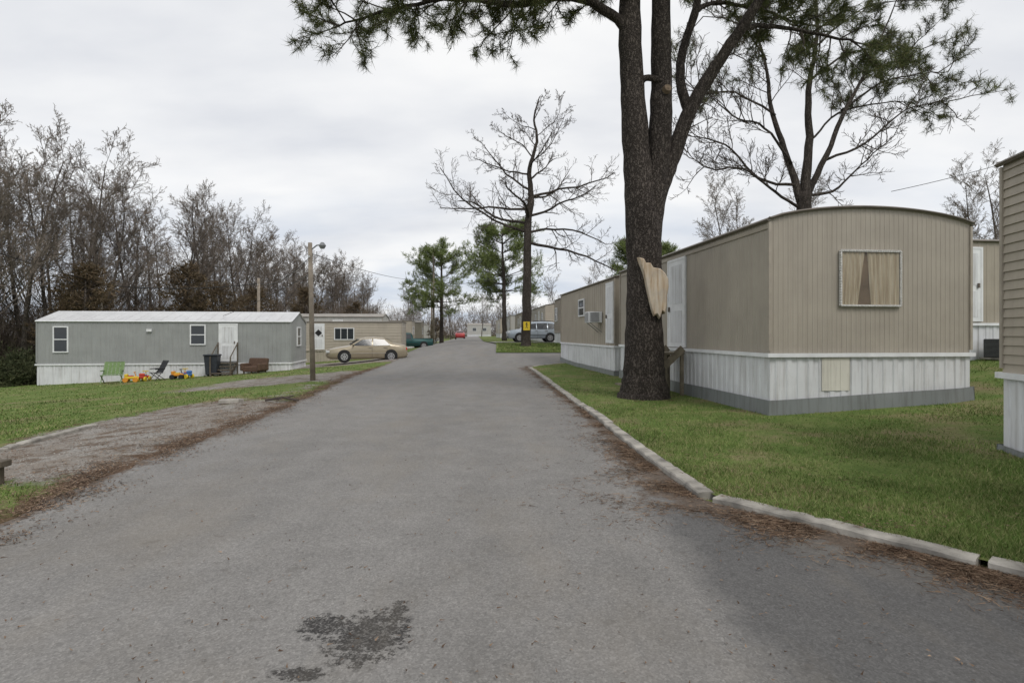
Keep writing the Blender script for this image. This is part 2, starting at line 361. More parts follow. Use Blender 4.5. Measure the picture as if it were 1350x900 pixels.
def resample(P,step):
    P=np.array(P,float); d=np.r_[0,np.cumsum(np.hypot(*np.diff(P,axis=0).T))]; n=max(2,int(d[-1]/step)+1); t=np.linspace(0,d[-1],n)
    return np.c_[np.interp(t,d,P[:,0]),np.interp(t,d,P[:,1])]
def kerb(name,runs,w,hh,seg=2.3):
    mb=MB()
    for P in runs:
        Q=resample(P,.1); per=int(seg/.1)
        T=np.gradient(Q,axis=0); T/=np.linalg.norm(T,axis=1)[:,None]; Nn=np.c_[T[:,1],-T[:,0]]
        i=0
        while i<len(Q)-2:
            j=min(len(Q)-1,i+per)
            if len(Q)-1-j<6: j=len(Q)-1
            idx=list(range(i,j+1)); vs=[]; off=random.uniform(-.025,.025); off2=off+random.uniform(-.02,.02); lift=random.uniform(-.014,.006); wn=random.random()*9
            for q,k in enumerate(idx):
                f=q/len(idx); p=Q[k].copy()
                e=max(0,1-min(q,len(idx)-1-q)/2.0)
                if k==i: p=p+T[k]*.016
                if k==j: p=p-T[k]*.016
                z=h(*p); chip=.018*e*random.random()+.004*math.sin(k*.9+wn)+.014*(random.random()<.13)
                oo=off+(off2-off)*f; wv=.006*math.sin(k*1.7+wn)+random.uniform(-.008,.008)
                for (o,zz) in((0,-.05),(0.006+wv,hh-.013-chip),(.018+wv,hh-chip),(w*.5,hh-.001-chip*.5),(w-.018,hh-chip*.8),(w-.004,hh-.013-chip),(w,-.05)):
                    vs.append((p[0]+Nn[k][0]*(o+oo),p[1]+Nn[k][1]*(o+oo),z+zz+lift+random.uniform(-.003,.003)))
            n=len(idx); fs=[(a*7+b,a*7+b+1,(a+1)*7+b+1,(a+1)*7+b) for a in range(n-1) for b in range(6)]
            fs+= [(6,5,4,3,2,1,0),tuple((n-1)*7+b for b in range(7))]
            mb.add(vs,fs); i=j
    o=part(name,mb,M['concrete']); o['kind']='structure'
kerb('kerb',[[(8.5,-2.5),(6.25,.3),(4.37,2.5),(3.21,3.865)],[(3.19,3.89),(1.90,5.42)],[(1.84,5.55),(1.70,7.5),(1.60,10.4),(.78,26.7)],[(.8,26.8),(1.2,28),(2.2,29.3),(3.5,30.2),(8,30.9)]],.175,.058)
kerb('kerb.001',[[(-9.6,7.4),(-7.9,8.7),(-8.15,10.0),(-8.3,11.2)]],.15,.045)

# ---------------------------------------------------------------- mobile homes
def mobile_home(label,org,ang,A,B,zf,ze,axis='u',roof='flat',rise=.25,mat='beige',ribs='v',skirt='white',base=None,wins=(),doors=(),corner='trimb',roofmat='roofd',gdz=.05,group='mobile homes along the road',rib=.2,lap=.2,band='white',trim='trim',rd=.012):
    ca,sa=math.cos(ang),math.sin(ang); W=lambda u,v:(org[0]+u*ca-v*sa,org[1]+u*sa+v*ca)
    z0=h(*org)+gdz
    E=top('mobile_home',label,'mobile home',(org[0],org[1],z0),ang,group)
    def P(face,s,z,out=0):
        z=z-z0
        return {'f':(s,-out,z),'l':(-out,s,z),'r':(A+out,s,z),'b':(s,B+out,z)}[face]
    def prof(t,wid):
        f=t/wid
        if roof=='arch': return rise*(1-(2*f-1)**2)**.8 if 0<f<1 else 0
        if roof=='gable': return rise*(1-abs(2*f-1))
        return 0
    mb=MB()
    for face,ln in (('f',A),('l',B),('r',B),('b',A)):
        end=(axis=='v' and face in 'fb') or (axis=='u' and face in 'lr')
        if ribs=='v':
            n=int(ln/rib); p=ln/n; st=[]
            for i in range(n):
                for a,o in((0,0),(.62,0),(.7,rd),(.9,rd),(.98,0)): st.append(((i+a)*p,o))
            st.append((ln,0)); vs=[]
            for s,o in st: vs+= [P(face,s,zf,o),P(face,s,ze+(prof(s,ln) if end else 0),o)]
            mb.add(vs,[(2*i,2*i+2,2*i+3,2*i+1) for i in range(len(st)-1)])
        else:
            n=int((ze-zf)/lap); p=(ze-zf)/n; vs=[]
            for i in range(n):
                for a,o in((0,.0),(.02,.022),(.5,.012),(.98,.002)): vs+= [P(face,0,zf+(i+a)*p,o),P(face,ln,zf+(i+a)*p,o)]
            mb.add(vs,[(2*i,2*i+1,2*i+3,2*i+2) for i in range(len(vs)//2-1)])
            if end and roof!='flat':
                ks=[ln*i/16 for i in range(17)]; vs=[]
                for s in ks: vs+= [P(face,s,ze-.01,0),P(face,s,ze+prof(s,ln),0)]
                mb.add(vs,[(2*i,2*i+2,2*i+3,2*i+1) for i in range(16)])
    part('wall',mb,M[mat],E)
    wid=A if axis=='v' else B; ln=B if axis=='v' else A; oh=.05
    ks=[wid*i/20 for i in range(21)]; mb=MB(); vs=[]
    up=[(-oh,.015)]+[(k,prof(k,wid)+.04) for k in ks]+[(wid+oh,.015)]
    lo=[(wid+oh,-.05)]+[(k,prof(k,wid)-.015) for k in reversed(ks)]+[(-oh,-.05)]
    prf=up+lo; n=len(prf)
    for l in (-oh,ln+oh):
        for k,z in prf:
            zz=ze+z-z0; vs.append((k,l,zz) if axis=='v' else (l,k,zz))
    q=len(up); fs=[(i,(i+1)%n,n+(i+1)%n,n+i) for i in range(n)]
    fs+=[(i,i+1,n-2-i,n-1-i) for i in range(q-1)]+[(n+n-1-i,n+n-2-i,n+i+1,n+i) for i in range(q-1)]
    mb.add(vs,fs)
    if roof=='gable' and roofmat=='roof':
        for i in range(int(ln/.6)+1):
            for kk in((0,wid/2),(wid/2,wid)):
                pts=[]
                for k in kk:
                    l=min(ln,i*.6); zz=ze+prof(k,wid)+.045-z0; pts.append((k,l,zz) if axis=='v' else (l,k,zz))
                mb.tube(pts,.012,4)
    part('roof',mb,M[roofmat],E)
    for end in(0,1):
        l=-oh-.01 if end==0 else ln+oh+.01
        pts=[((k,l,ze+prof(k,wid)+.012-z0) if axis=='v' else (l,k,ze+prof(k,wid)+.012-z0)) for k in [-oh]+ks+[wid+oh]]
        part('roof_trim',MB().tube(pts,.024,4),M[trim],E)
    for k in (-oh-.01,wid+oh+.01):
        pts=[((k,l,ze-.02-z0) if axis=='v' else (l,k,ze-.02-z0)) for l in (-oh,ln+oh)]
        part('roof_trim',MB().tube(pts,.03,4),M[trim],E)
    for u,v in((0,0),(A,0),(0,B),(A,B)):
        part('corner_trim',MB().box((u+(-.012 if u==0 else .012),v+(-.012 if v==0 else .012),(zf+ze)/2-z0),(.05,.05,ze-zf-.12)),M[corner],E)
    bz=zf-.03-z0; bm=M['whitep'] if band=='white' else M[band]
    for c,d in (((A/2,-.045,bz),(A+.14,.05,.075)),((A/2,B+.045,bz),(A+.14,.05,.075)),((-.045,B/2,bz),(.05,B+.03,.075)),((A+.045,B/2,bz),(.05,B+.03,.075))):
        part('floor_band',MB().box(c,d),bm,E)
    mb=MB(); mb2=MB()
    for face,l2 in (('f',A),('l',B),('r',B),('b',A)):
        n=max(2,int(l2/.22)); p=l2/n; vs=[]; vs2=[]; st=[]
        for i in range(n):
            jj=random.uniform(-.006,.006)
            for a,o in((0,.0),(.45,.0),(.55,.018),(.95,.018)): st.append(((i+a)*p,o+jj))
        st.append((l2,0))
        for s,o in st:
            q={'f':(s,0),'l':(0,s),'r':(A,s),'b':(s,B)}[face]; g=h(*W(*q))+gdz-.04
            lo_=g if base is None else g+base
            vs+= [P(face,s,lo_,o+.0),P(face,s,zf-.02,o+.0)]
            if base is not None:
                e=min(1,min(s,l2-s)/.4)
                bo=.045+e*(.012*math.sin(s*2.3)+(.015 if int(s/1.1)%2 else 0))
                ss=s+(-.06 if s<=0 else (.06 if s>=l2 else 0))
                vs2+= [P(face,ss,g-.03,bo+.015),P(face,ss,lo_+.02,bo)]
        mb.add(vs,[(2*i,2*i+2,2*i+3,2*i+1) for i in range(len(st)-1)])
        if base is not None: mb2.add(vs2,[(2*i,2*i+2,2*i+3,2*i+1) for i in range(len(st)-1)])
    part('skirting',mb,M[skirt],E)
    if base is not None: part('skirting_base',mb2,M['metal'],E,label='grey sheet metal base strip of the skirting')
    def obox(face,s0,s1,za,zb,o0,o1):
        m=MB(); c=[]
        for o in(o0,o1):
            c+= [P(face,s0,za,o),P(face,s1,za,o),P(face,s1,zb,o),P(face,s0,zb,o)]
        m.add(c,[(0,1,2,3),(7,6,5,4),(0,4,5,1),(1,5,6,2),(2,6,7,3),(3,7,4,0)]); return m
    def join(*ms):
        r=MB()
        for m in ms: r.add(m.v,m.f)
        return r
    for w in wins:
        face,s0,s1,za,zb=w[:5]; style=w[5] if len(w)>5 else 'plain'
        fw=.06 if style!='lace' else .026
        wo=part('window',obox(face,s0+.03,s1-.03,za+.03,zb-.03,.010,.016),M['curtb'] if style=='lace' else M['dark'],E)
        fr=join(obox(face,s0,s0+fw,za,zb,.009,.07),obox(face,s1-fw,s1,za,zb,.009,.07),obox(face,s0+fw,s1-fw,za,za+fw,.009,.068),obox(face,s0+fw,s1-fw,zb-fw,zb,.009,.068))
        if style=='lace':
            fm=M['lace']; mbl=MB()
            per=[(s0,za),(s1,za),(s1,zb),(s0,zb),(s0,za)]
            for (a,b),(c,d) in zip(per[:-1],per[1:]):
                nn=max(2,int(math.hypot(c-a,d-b)/.05))
                for i in range(nn):
                    t=(i+.5)/nn; x,z=a+(c-a)*t,b+(d-b)*t
                    mbl.tube([P(face,x,z,.04),P(face,x,z,.078)],[.021,.012],6)
            fr=join(fr,mbl)
        else: fm=M['whitep']
        part('frame',fr,fm,wo)
        if style=='lace':
            for side in(0,1):
                m=MB(); rows=22; cols_=34; vs=[]
                for r_ in range(rows+1):
                    t=r_/rows; z=zb-.03-(zb-za-.06)*t
                    k=(1-.30*t**.9) if side==0 else (1-.12*t**.9)
                    for c in range(cols_+1):
                        q=c/cols_; half=(s1-s0)*(.42 if side==0 else .55)-.03
                        s=(s0+.028+q*half*k) if side==0 else (s1-.028-q*half*k)
                        vs.append(P(face,s,z,.034+.0115*math.sin(q*(30 if side==0 else 42)+t*.8)))
                m.add(vs,[(r_*(cols_+1)+c,r_*(cols_+1)+c+1,(r_+1)*(cols_+1)+c+1,(r_+1)*(cols_+1)+c) for r_ in range(rows) for c in range(cols_)])
                part('curtain',m,M['curtain'],wo,smooth=True)
            part('glass',obox(face,s0+fw,s1-fw,za+fw,zb-fw,.05,.054),M['glassc'],wo)
        else:
            part('glass',obox(face,s0+fw,s1-fw,za+fw,zb-fw,.03,.036),M['glass'],wo)
            if style=='triple':
                for t in(.33,.66): part('mullion',obox(face,s0+(s1-s0)*t-.02,s0+(s1-s0)*t+.02,za+fw,zb-fw,.036,.06),M['whitep'],wo)
            else:
                zm=(za+zb)/2; part('mullion',obox(face,s0+fw,s1-fw,zm-.025,zm+.025,.036,.06),M['whitep'],wo)
    for d in doors:
        face,s0,s1,za,zb=d[:5]; style=d[5] if len(d)>5 else ''
        do=part('door',obox(face,s0,s1,za,zb,.01,.05),M['whitep'],E)
        part('frame',join(obox(face,s0-.06,s0,za,zb+.06,.01,.06),obox(face,s1,s1+.06,za,zb+.06,.01,.06),obox(face,s0,s1,zb,zb+.06,.01,.06)),M['whitep'],do)
        sp=(s1-s0)
        part('panel',obox(face,s0+.14*sp,s1-.14*sp,za+.12,za+.42*(zb-za),.05,.058),M['white'],do)
        part('panel',obox(face,s0+.14*sp,s1-.14*sp,za+.5*(zb-za),zb-.12,.05,.056),M['white'],do)
        part('handle',obox(face,s1-.12,s1-.07,za+.95,za+1.08,.06,.1),M['trim'],do)
        if style=='diamond':
            m=MB(); c=((s0+s1)/2,za+.66*(zb-za)); q=.26
            m.add([P(face,c[0]-q,c[1],.062),P(face,c[0],c[1]-q,.062),P(face,c[0]+q,c[1],.062),P(face,c[0],c[1]+q,.062)],[(0,1,2,3)]); part('window',m,M['dark'],do,label='black diamond shaped door window')
    return E,P,W,z0,obox,join

A1=math.radians(6.5)
E1,P1,W1,z01,ob1,jn1=mobile_home('beige ribbed-metal mobile home with arched roof and white skirting',(4.94,10.9),A1,4.24,9.4,1.22,3.80,axis='v',roof='arch',rise=.26,mat='beige',base=.30,
  wins=[('f',1.42,2.70,2.14,3.22,'lace')],doors=[('l',3.86,4.9,1.25,3.55)],rib=.1,rd=.007)
st_=[]; p_=.195
for i in range(3):
    for a,o in((0,.026),(.9,.026),(.93,.020),(.97,.020)): st_.append((1.05+(i+a)*p_,o))
st_.append((1.05+3*p_,.026)); vs=[]
for s,o in st_: vs+=[P1('f',s,.50,o),P1('f',s,1.14,o)]
m=MB(); m.add(vs,[(2*i,2*i+2,2*i+3,2*i+1) for i in range(len(st_)-1)])
part('skirting_panel',m,M['cream'],E1,label='yellowed replacement skirting panel')
part('eave_band',ob1('l',0.02,9.3,3.62,3.70,.014,.03),M['tan'],E1)
og=W1(0.05,10.3)
E2,P2,W2,z02,ob2,jn2=mobile_home('tan mobile home with window air conditioner and white skirting',og,A1,4.1,10.0,1.15,3.72,axis='v',roof='gable',rise=.3,mat='tan',ribs='v',rib=.3,base=.2,
  wins=[('l',4.6,5.7,2.4,3.2,'plain'),('f',1.4,2.6,2.3,3.2)],doors=[('l',.15,1.0,1.25,3.5)])
ac=top('air_conditioner','white window air conditioner sticking out of tan mobile home','air conditioner',(*W2(0,2.0),2.02),A1)
part('casing',MB().box((-.3,0,.25),(.56,.68,.44)),M['whitep'],ac,bev=.02)
m=MB()
for i in range(9): m.box((-.588,0,.08+.042*i),(.012,.58,.014))
for i in range(9): m.box((-.33,-.346,.08+.042*i),(.36,.012,.014))
part('grille',m,M['black'],ac)
for y in(.25,-.25): part('bracket',MB().tube([(-.5,y,.03),(-.03,y,-.35)],.015,6),M['metal'],ac)
st=top('wooden_steps','weathered wooden steps by the white side door behind pine trunk','steps',(*W1(-.1,4.1),h(*W1(-.1,4.1))+.04),A1)
part('landing',MB().box((-.32,0,1.06),(.55,1.0,.05)),M['timber'],st)
for x in(-.1,-.55):
    for y in(-.45,.45): part('post',MB().box((x,y,.52),(.08,.08,1.04)),M['timber'],st)
for i in range(4): part('tread',MB().box((-.72-.24*i,0,.86-.21*i),(.27,.95,.04)),M['timber'],st)
for y in(-.5,.5): part('stringer',MB().box((-.72,y,.62),(1.7,.05,.18),ry=-.74),M['timber'],st)

Ln=9.0; ox,oy=6.335-Ln*math.sin(math.radians(12)),7.32-Ln*math.cos(math.radians(12))
mobile_home('tan lap-sided mobile home with tall white metal skirting',(ox,oy),-math.radians(12),4.27,Ln,1.10,3.8,axis='v',roof='gable',rise=.35,mat='tanlap',ribs='h',base=.08,lap=.115)
Er,Pr,Wr,z0r,obr,jnr=mobile_home('beige mobile home with white door on higher ground',(11.6,16.0),math.radians(6),14,4.27,1.9,4.25,axis='u',roof='flat',mat='tan',doors=[('f',.95,1.7,1.95,4.0)],rib=.25)
cu=top('condenser_unit','dark outdoor air conditioning condenser standing on grass','air conditioner',(13.45,15.7,h(13.45,15.7)+.04),math.radians(6)); cu.scale=(.82,.82,.8)
part('casing',MB().box((0,0,.36),(.6,.6,.66)),M['black'],cu,bev=.03)
m=MB()
for i in range(14): m.box((0,0,.1+.042*i),(.615,.615,.008))
part('grille',m,M['lampg'],cu)
part('base_pad',MB().box((0,0,.02),(.75,.75,.06)),M['concrete'],cu)
for i,(y0,L,mt,sd) in enumerate([(38.5,8.5,'brownlap','h'),(54.5,14,'tanlap','h'),(72,13,'beige','v'),(89,14,'greylite','v'),(108,16,'tanlap','h')]):
    x0=[4.2,3.2,1.5,-.2,-2.2][i]
    mobile_home(['brown lap-sided mobile home beside grass island','tan lap-sided mobile home beyond parked vehicle','beige ribbed mobile home farther along the road','pale grey mobile home near the road end','tan mobile home near the road end'][i],(x0,y0),math.radians(4.5),4.0,L,1.75,[4.35,4.35,4.4,4.5,4.5][i],axis='v',roof=['gable','gable','flat','flat','gable'][i],rise=.35,mat=mt,ribs=sd,wins=[('l',1.5,2.6,2.6,3.7),('l',7,8.1,2.6,3.7),('f',1.2,2.6,2.6,3.7)],doors=[('l',4.2,5.1,1.8,3.9)],gdz=.05,band='trimb',lap=.2)
Ag=math.atan2(1.7,12.5)
Eg,Pg,Wg,z0g,obg,jng=mobile_home('low grey ribbed-metal mobile home with gabled metal roof and white skirting',(-24.8,29.7),Ag,12.7,3.6,.02,2.28,axis='u',roof='gable',rise=.55,mat='grey',corner='grey',roofmat='roof',gdz=-.022,trim='whitep',
  wins=[('f',.78,1.52,.62,2.0,'tall'),('f',7.5,8.3,1.0,2.1,'tall'),('r',1.3,2.2,.9,2.0,'tall')],doors=[('f',9.02,9.88,.12,2.1)],rib=.22)
part('porch_light',obg('f',5.35,5.6,1.72,1.86,.02,.12),M['whitep'],Eg)
mobile_home('tan lap-sided mobile home with white door and triple window',(-21.5,41.2),math.radians(6),13.3,3.8,.40,2.50,axis='u',roof='flat',mat='tanlap',ribs='h',gdz=-.022,
  wins=[('f',8.4,9.85,1.15,2.05,'triple'),('f',3,3.8,1.2,2.1)],doors=[('f',6.9,7.65,.45,2.3,'diamond')],skirt='tanlap',lap=.2,band='trimb')
lm=['greylite','tanlap','beige','greylite','tanlap','tan']
for i,y in enumerate([52,66.5,79,92,106,121]):
    rl=float(RL(y)); L=12; x1=rl-1.9-(1.2 if i==0 else 0)
    mobile_home(['pale grey mobile home beside parked pickup','tan mobile home end facing the road','beige ribbed mobile home end facing the road','pale grey mobile home far along the road','tan mobile home far along the road','small looking tan mobile home near the road end'][i],
      (x1-L,y-L*math.sin(.08)),.08,L,3.8,.75,3.15,axis='u',roof='flat' if i%2 else 'gable',rise=.3,mat=lm[i],ribs='v' if i%2==0 else 'h',gdz=-.022,wins=[('r',1.2,2.6,1.5,2.5),('f',9.5,10.8,1.5,2.5),('f',5,6.2,1.5,2.5)],doors=[('f',7.6,8.4,.8,2.8)])
mobile_home('white mobile home standing across the end of the road',(-13.2,168),.05,7,4,1.4,4.2,axis='u',roof='gable',rise=.5,mat='greylite',ribs='h',gdz=.05,wins=[('f',1.5,2.7,2.4,3.4),('f',4.5,5.7,2.4,3.4)])

# ---------------------------------------------------------------- cars
def car(label,cat,name,loc,rz,pc,kind,group='parked cars'):
    E=top(name,label,cat,(loc[0],loc[1],loc[2]),rz,group); pm=paint('paint_'+name+str(int(loc[1])),pc)
    if kind=='sedan':
        st=[(2.38,.38,.56,.52),(2.33,.28,.70,.74),(2.12,.2,.80,.86),(1.7,.19,.88,.9),(1.25,.19,.95,.91),(1.05,.19,.99,.91),(.72,.19,1.21,.91),(.42,.19,1.38,.91),(.05,.19,1.47,.91),(-.45,.19,1.49,.91),(-.95,.19,1.43,.91),(-1.25,.19,1.30,.905),(-1.55,.19,1.12,.9),(-1.8,.2,1.06,.89),(-2.15,.22,1.02,.85),(-2.33,.3,.92,.78),(-2.38,.4,.64,.66)]
        belt=.95; wb=1.36; wr=.335; wins=[[(.90,1.0),(-.22,.98),(-.24,1.40),(.32,1.35)],[(-.30,.98),(-1.32,1.0),(-.98,1.34),(-.32,1.40)]]; ws=((1.0,1.05),(.48,1.36)); rw=((-1.47,1.19),(-1.02,1.41))
    elif kind=='suv':
        st=[(2.35,.5,.74,.6),(2.3,.4,.94,.8),(2.05,.33,1.05,.89),(1.5,.32,1.12,.92),(1.1,.32,1.18,.92),(.5,.32,1.66,.92),(.1,.32,1.79,.92),(-.8,.32,1.82,.92),(-1.6,.32,1.78,.92),(-2.05,.33,1.66,.91),(-2.28,.34,1.2,.89),(-2.34,.4,.95,.86),(-2.37,.55,.65,.75)]
        belt=1.1; wb=1.35; wr=.38; wins=[[(.95,1.16),(-.12,1.14),(-.12,1.66),(.4,1.6)],[(-.19,1.14),(-1.1,1.14),(-1.1,1.68),(-.19,1.67)],[(-1.17,1.14),(-2.0,1.2),(-1.86,1.58),(-1.17,1.67)]]; ws=((1.05,1.22),(.55,1.65)); rw=((-2.24,1.27),(-2.08,1.6))
    else:
        st=[(2.7,.5,.75,.75),(2.62,.38,.95,.92),(2.2,.33,1.05,.96),(1.35,.33,1.14,.96),(1.15,.33,1.18,.96),(.6,.33,1.68,.96),(.3,.33,1.75,.96),(-.35,.33,1.74,.96),(-.5,.33,1.2,.96),(-.55,.33,1.15,.96),(-1.5,.33,1.13,.96),(-2.55,.33,1.13,.95),(-2.68,.4,1.08,.93),(-2.7,.5,.7,.9)]
        belt=1.08; wb=1.62; wr=.39; wins=[[(.98,1.12),(-.3,1.12),(-.25,1.62),(.5,1.6)]]; ws=((1.08,1.22),(.65,1.64)); rw=((-.5,1.26),(-.4,1.62))
    k=.42
    yw=lambda z,hw:hw-max(0,z-belt)*k
    mb=MB(); vs=[]
    for x,zb,zt,hw in st:
        sec=[(0,zb),(hw*.9,zb),(hw*.985,zb+.12),(hw,zb+(min(belt,zt)-zb)*.55),(hw*.985,min(belt,zt-.04)),(yw(zt,hw)*.97 if zt>belt+.1 else hw*.93,zt-.035),(yw(zt,hw)*.82 if zt>belt+.1 else hw*.8,zt),(0,zt+.02)]
        full=sec+[(-a,b) for a,b in reversed(sec[1:-1])]
        vs+= [(x,a,b) for a,b in full]
    n=14; K=len(st)
    fs=[(i*n+j,i*n+(j+1)%n,(i+1)*n+(j+1)%n,(i+1)*n+j) for i in range(K-1) for j in range(n)]
    fs+=[tuple(range(n-1,-1,-1)),tuple((K-1)*n+j for j in range(n))]
    mb.add(vs,fs); part('body',mb,pm,E,smooth=True)
    hw=.91 if kind=='sedan' else (.92 if kind=='suv' else .96)
    for w in wins:
        for sg in(1,-1):
            m=MB(); c=[(x,sg*(yw(z,hw)+.016),z) for x,z in w]; c2=[(x,sg*(yw(z,hw)-.03),z) for x,z in w]
            m.add(c+c2,[(0,1,2,3),(7,6,5,4),(0,4,5,1),(1,5,6,2),(2,6,7,3),(3,7,4,0)]); part('window',m,M['glass'],E)
    for nm,(b0,b1) in(('windshield',ws),('rear_window',rw)):
        m=MB(); y0=yw(b0[1],hw)-.12; y1=yw(b1[1],hw)-.1; s=.03 if nm=='windshield' else -.03
        m.add([(b0[0]+s,-y0,b0[1]+.02),(b0[0]+s,y0,b0[1]+.02),(b1[0]+s,y1,b1[1]+.025),(b1[0]+s,-y1,b1[1]+.025)],[(0,1,2,3)]); part(nm,m,M['glass'],E)
    for x in(wb,-wb):
        for sg in(1,-1):
            part('wheel_arch',MB().cyl((x,sg*(hw-.25),wr+.03),(x,sg*(hw+.006),wr+.03),wr+.055,24),M['dark'],E)
            wl=part('wheel',MB().tube([(x,sg*(hw-.22),wr),(x,sg*(hw-.2),wr),(x,sg*(hw+.0),wr),(x,sg*(hw+.025),wr)],[wr*.9,wr,wr,wr*.93],24),M['rubber'],E)
            part('rim',MB().cyl((x,sg*(hw+.02),wr),(x,sg*(hw+.032),wr),wr*.63,20),M['rim'],wl)
            m=MB()
            for q in range(6):
                an=q*math.pi/3; m.cyl((x+wr*.38*math.cos(an),sg*(hw+.03),wr+wr*.38*math.sin(an)),(x+wr*.38*math.cos(an),sg*(hw+.036),wr+wr*.38*math.sin(an)),wr*.11,8)
            part('rim_hole',m,M['dark'],wl)
    fx=st[1][0]; fz=st[1][2]
    for sg in(1,-1):
        part('headlight',MB().box((fx-.08,sg*.66,fz-.07),(.22,.34,.13),rz=-sg*.35),M['lamp'],E,bev=.02)
        rx_=st[-2][0]; part('tail_light',MB().box((rx_+.05,sg*.66,st[-2][2]-.14),(.14,.28,.16)),M['red'],E,bev=.02)
        part('mirror',MB().box((wins[0][0][0]-.05,sg*(hw+.07),wins[0][0][1]+.06),(.1,.18,.12)),pm,E,bev=.03)
        part('side_moulding',MB().box((0,sg*(hw+.004),.5*belt+.06),(2.1,.02,.05)),M['trimb'] if kind=='sedan' else M['black'],E)
        if kind=='suv': part('roof_rail',MB().tube([(.1,sg*.55,1.8),(.0,sg*.55,1.88),(-1.6,sg*.55,1.87),(-1.75,sg*.55,1.78)],.02,6),M['black'],E)
        for hx in ([-.12,-1.0] if kind!='pickup' else [-.15]):
            part('door_handle',MB().box((hx,sg*(hw+.005),belt-.1),(.16,.03,.03)),M['trim'],E)
            part('door_seam',MB().box((hx-.12,sg*(hw-.002),belt*.62+.02),(.012,.012,belt*.62)),M['dark'],E)
    part('front_bumper',MB().box((st[0][0]-.02,0,.42),(.1,1.3,.14)),M['black'] if kind!='sedan' else pm,E,bev=.03)
    part('rear_bumper',MB().box((st[-1][0]+.02,0,.45),(.1,1.3,.16)),M['black'] if kind!='sedan' else pm,E,bev=.03)
    part('grille',MB().box((st[1][0]+.01,0,fz-.12),(.05,.7,.12)),M['dark'],E)
    if kind=='pickup': part('truck_bed',MB().box((-1.6,0,1.155),(1.95,1.6,.03)),M['dark'],E)
    return E
car('tan four-door sedan parked on gravel pad','car','parked_car',(-8.9,34.9,h(-8.9,34.9)-.02),math.pi+.32,(.37,.315,.225),'sedan')
car('silver blue sport utility vehicle parked on side drive','car','parked_car',(1.9,50.6,h(1.9,50.6)+.075),math.pi+.12,(.36,.41,.46),'suv')
car('dark green pickup truck parked between mobile homes','pickup truck','pickup_truck',(-11.1,59.5,h(-11.1,59.5)-.02),math.pi+.5,(.012,.075,.072),'pickup')
car('small red car parked far along the road','car','parked_car',(-9.6,105,h(-9.6,105)),math.pi/2+.1,(.35,.03,.03),'sedan')

# ---------------------------------------------------------------- small things on the left lawn
def gz(x,y): return h(x,y)-.022
def folding_chair(x,y,rz,label,webm,frm,name='lawn_chair',s=(1,1,1),lean=-.45):
    E=top(name,label,'chair',(x,y,gz(x,y)),rz); E.scale=s
    m=MB(); r=.018
    for sx in(-.3,.3):
        m.tube([(sx,-.28,0),(sx,.22,.62)],r,6); m.tube([(sx,.28,0),(sx,-.24,.42),(sx,-.28,.42)],r,6); m.tube([(sx,-.26,.62),(sx,.24,.62)],r,6); m.tube([(sx,.1,.4),(sx,.42,1.05)],r,6)
    m.tube([(-.3,.42,1.05),(.3,.42,1.05)],r,6); m.tube([(-.3,-.25,.42),(.3,-.25,.42)],r,6)
    part('frame',m,frm,E)
    m=MB()
    for i in range(5): m.box((-.24+.12*i,-.06,.41),(.085,.42,.015))
    for i in range(4): m.box((0,-.21+.1*i,.405),(.56,.07,.012))
    part('seat',m,webm,E)
    R=Matrix.Rotation(lean,3,'X'); m=MB()
    for i in range(5): m.box((-.24+.12*i,.26,.73),(.085,.015,.66),rx=lean)
    for i in range(6):
        q=R@Vector((0,.004,-.27+.108*i)); m.box((0,.26+q.y,.73+q.z),(.56,.012,.08),rx=lean)
    part('backrest',m,webm,E)
    for x_ in(-.3,.3): part('armrest',MB().box((x_,0,.64),(.05,.4,.02)),frm,E)
folding_chair(-20.1,28.6,.35,'green folding lawn chair standing on grass',M['green'],M['greenf'],s=(1.4,1.1,1.0))
folding_chair(-18.0,28.9,-.6,'black folding chair beside plastic toys',M['black'],M['black'],s=(.95,.95,.95))
def toy(x,y,rz,label,b,w,seat,name):
    E=top(name,label,'toy',(x,y,gz(x,y)),rz,'plastic toys on the lawn')
    m=MB(); m.box((0,0,.22),(.6,.26,.14)); m.box((-.22,0,.34),(.16,.26,.14)); part('body',m,b,E,bev=.05)
    part('seat',MB().box((-.02,0,.305),(.22,.2,.05)),seat,E,bev=.02)
    for sx in(-.22,.22):
        for sy in(-.16,.16): part('wheel',MB().cyl((sx,sy-.04,.12),(sx,sy+.04,.12),.12,14),w,E)
    m=MB(); m.tube([(.2,0,.28),(.14,0,.5)],.02,6); m.tube([(.14,-.14,.5),(.14,.14,.5)],.02,6); part('handlebar',m,w,E)
toy(-19.2,28.7,.3,'yellow and orange ride-on toy on grass',M['yellow'],M['orange'],M['red'],'ride_on_toy')
toy(-18.75,29.0,1.7,'red ride-on toy with yellow wheels',M['red'],M['yellow'],M['bluep'],'ride_on_toy')
toy(-17.15,29.2,.1,'orange toy truck lying on grass',M['orange'],M['black'],M['yellow'],'toy_truck')
toy(-16.75,29.3,2.6,'small blue and red toy on grass',M['bluep'],M['yellow'],M['red'],'ride_on_toy')
E=top('wheeled_bin','dark wheeled rubbish bin beside the house steps','bin',(-15.85,30.1,gz(-15.85,30.1)),.2)
part('body',MB().box((0,0,.58),(.66,.7,1.0),taper=.78),M['bin'],E,bev=.03)
part('lid',MB().box((0,-.02,1.12),(.72,.78,.08)),M['bin'],E,bev=.03)
for sx in(-.3,.3): part('wheel',MB().cyl((sx-.03,.3,.12),(sx+.03,.3,.12),.12,14),M['rubber'],E)
sx,sy=Wg(9.45,0); g=gz(sx,sy); E=top('wooden_steps','dark wooden steps with handrail leading to white door','steps',(sx,sy,g),Ag)
nst=4; rise_=(.05-g)/nst
for i in range(nst): part('tread',MB().box((0,-.25-.28*i,-rise_*i-.03+(.05-g)),(1.0,.3,.05)),M['timberd'],E)
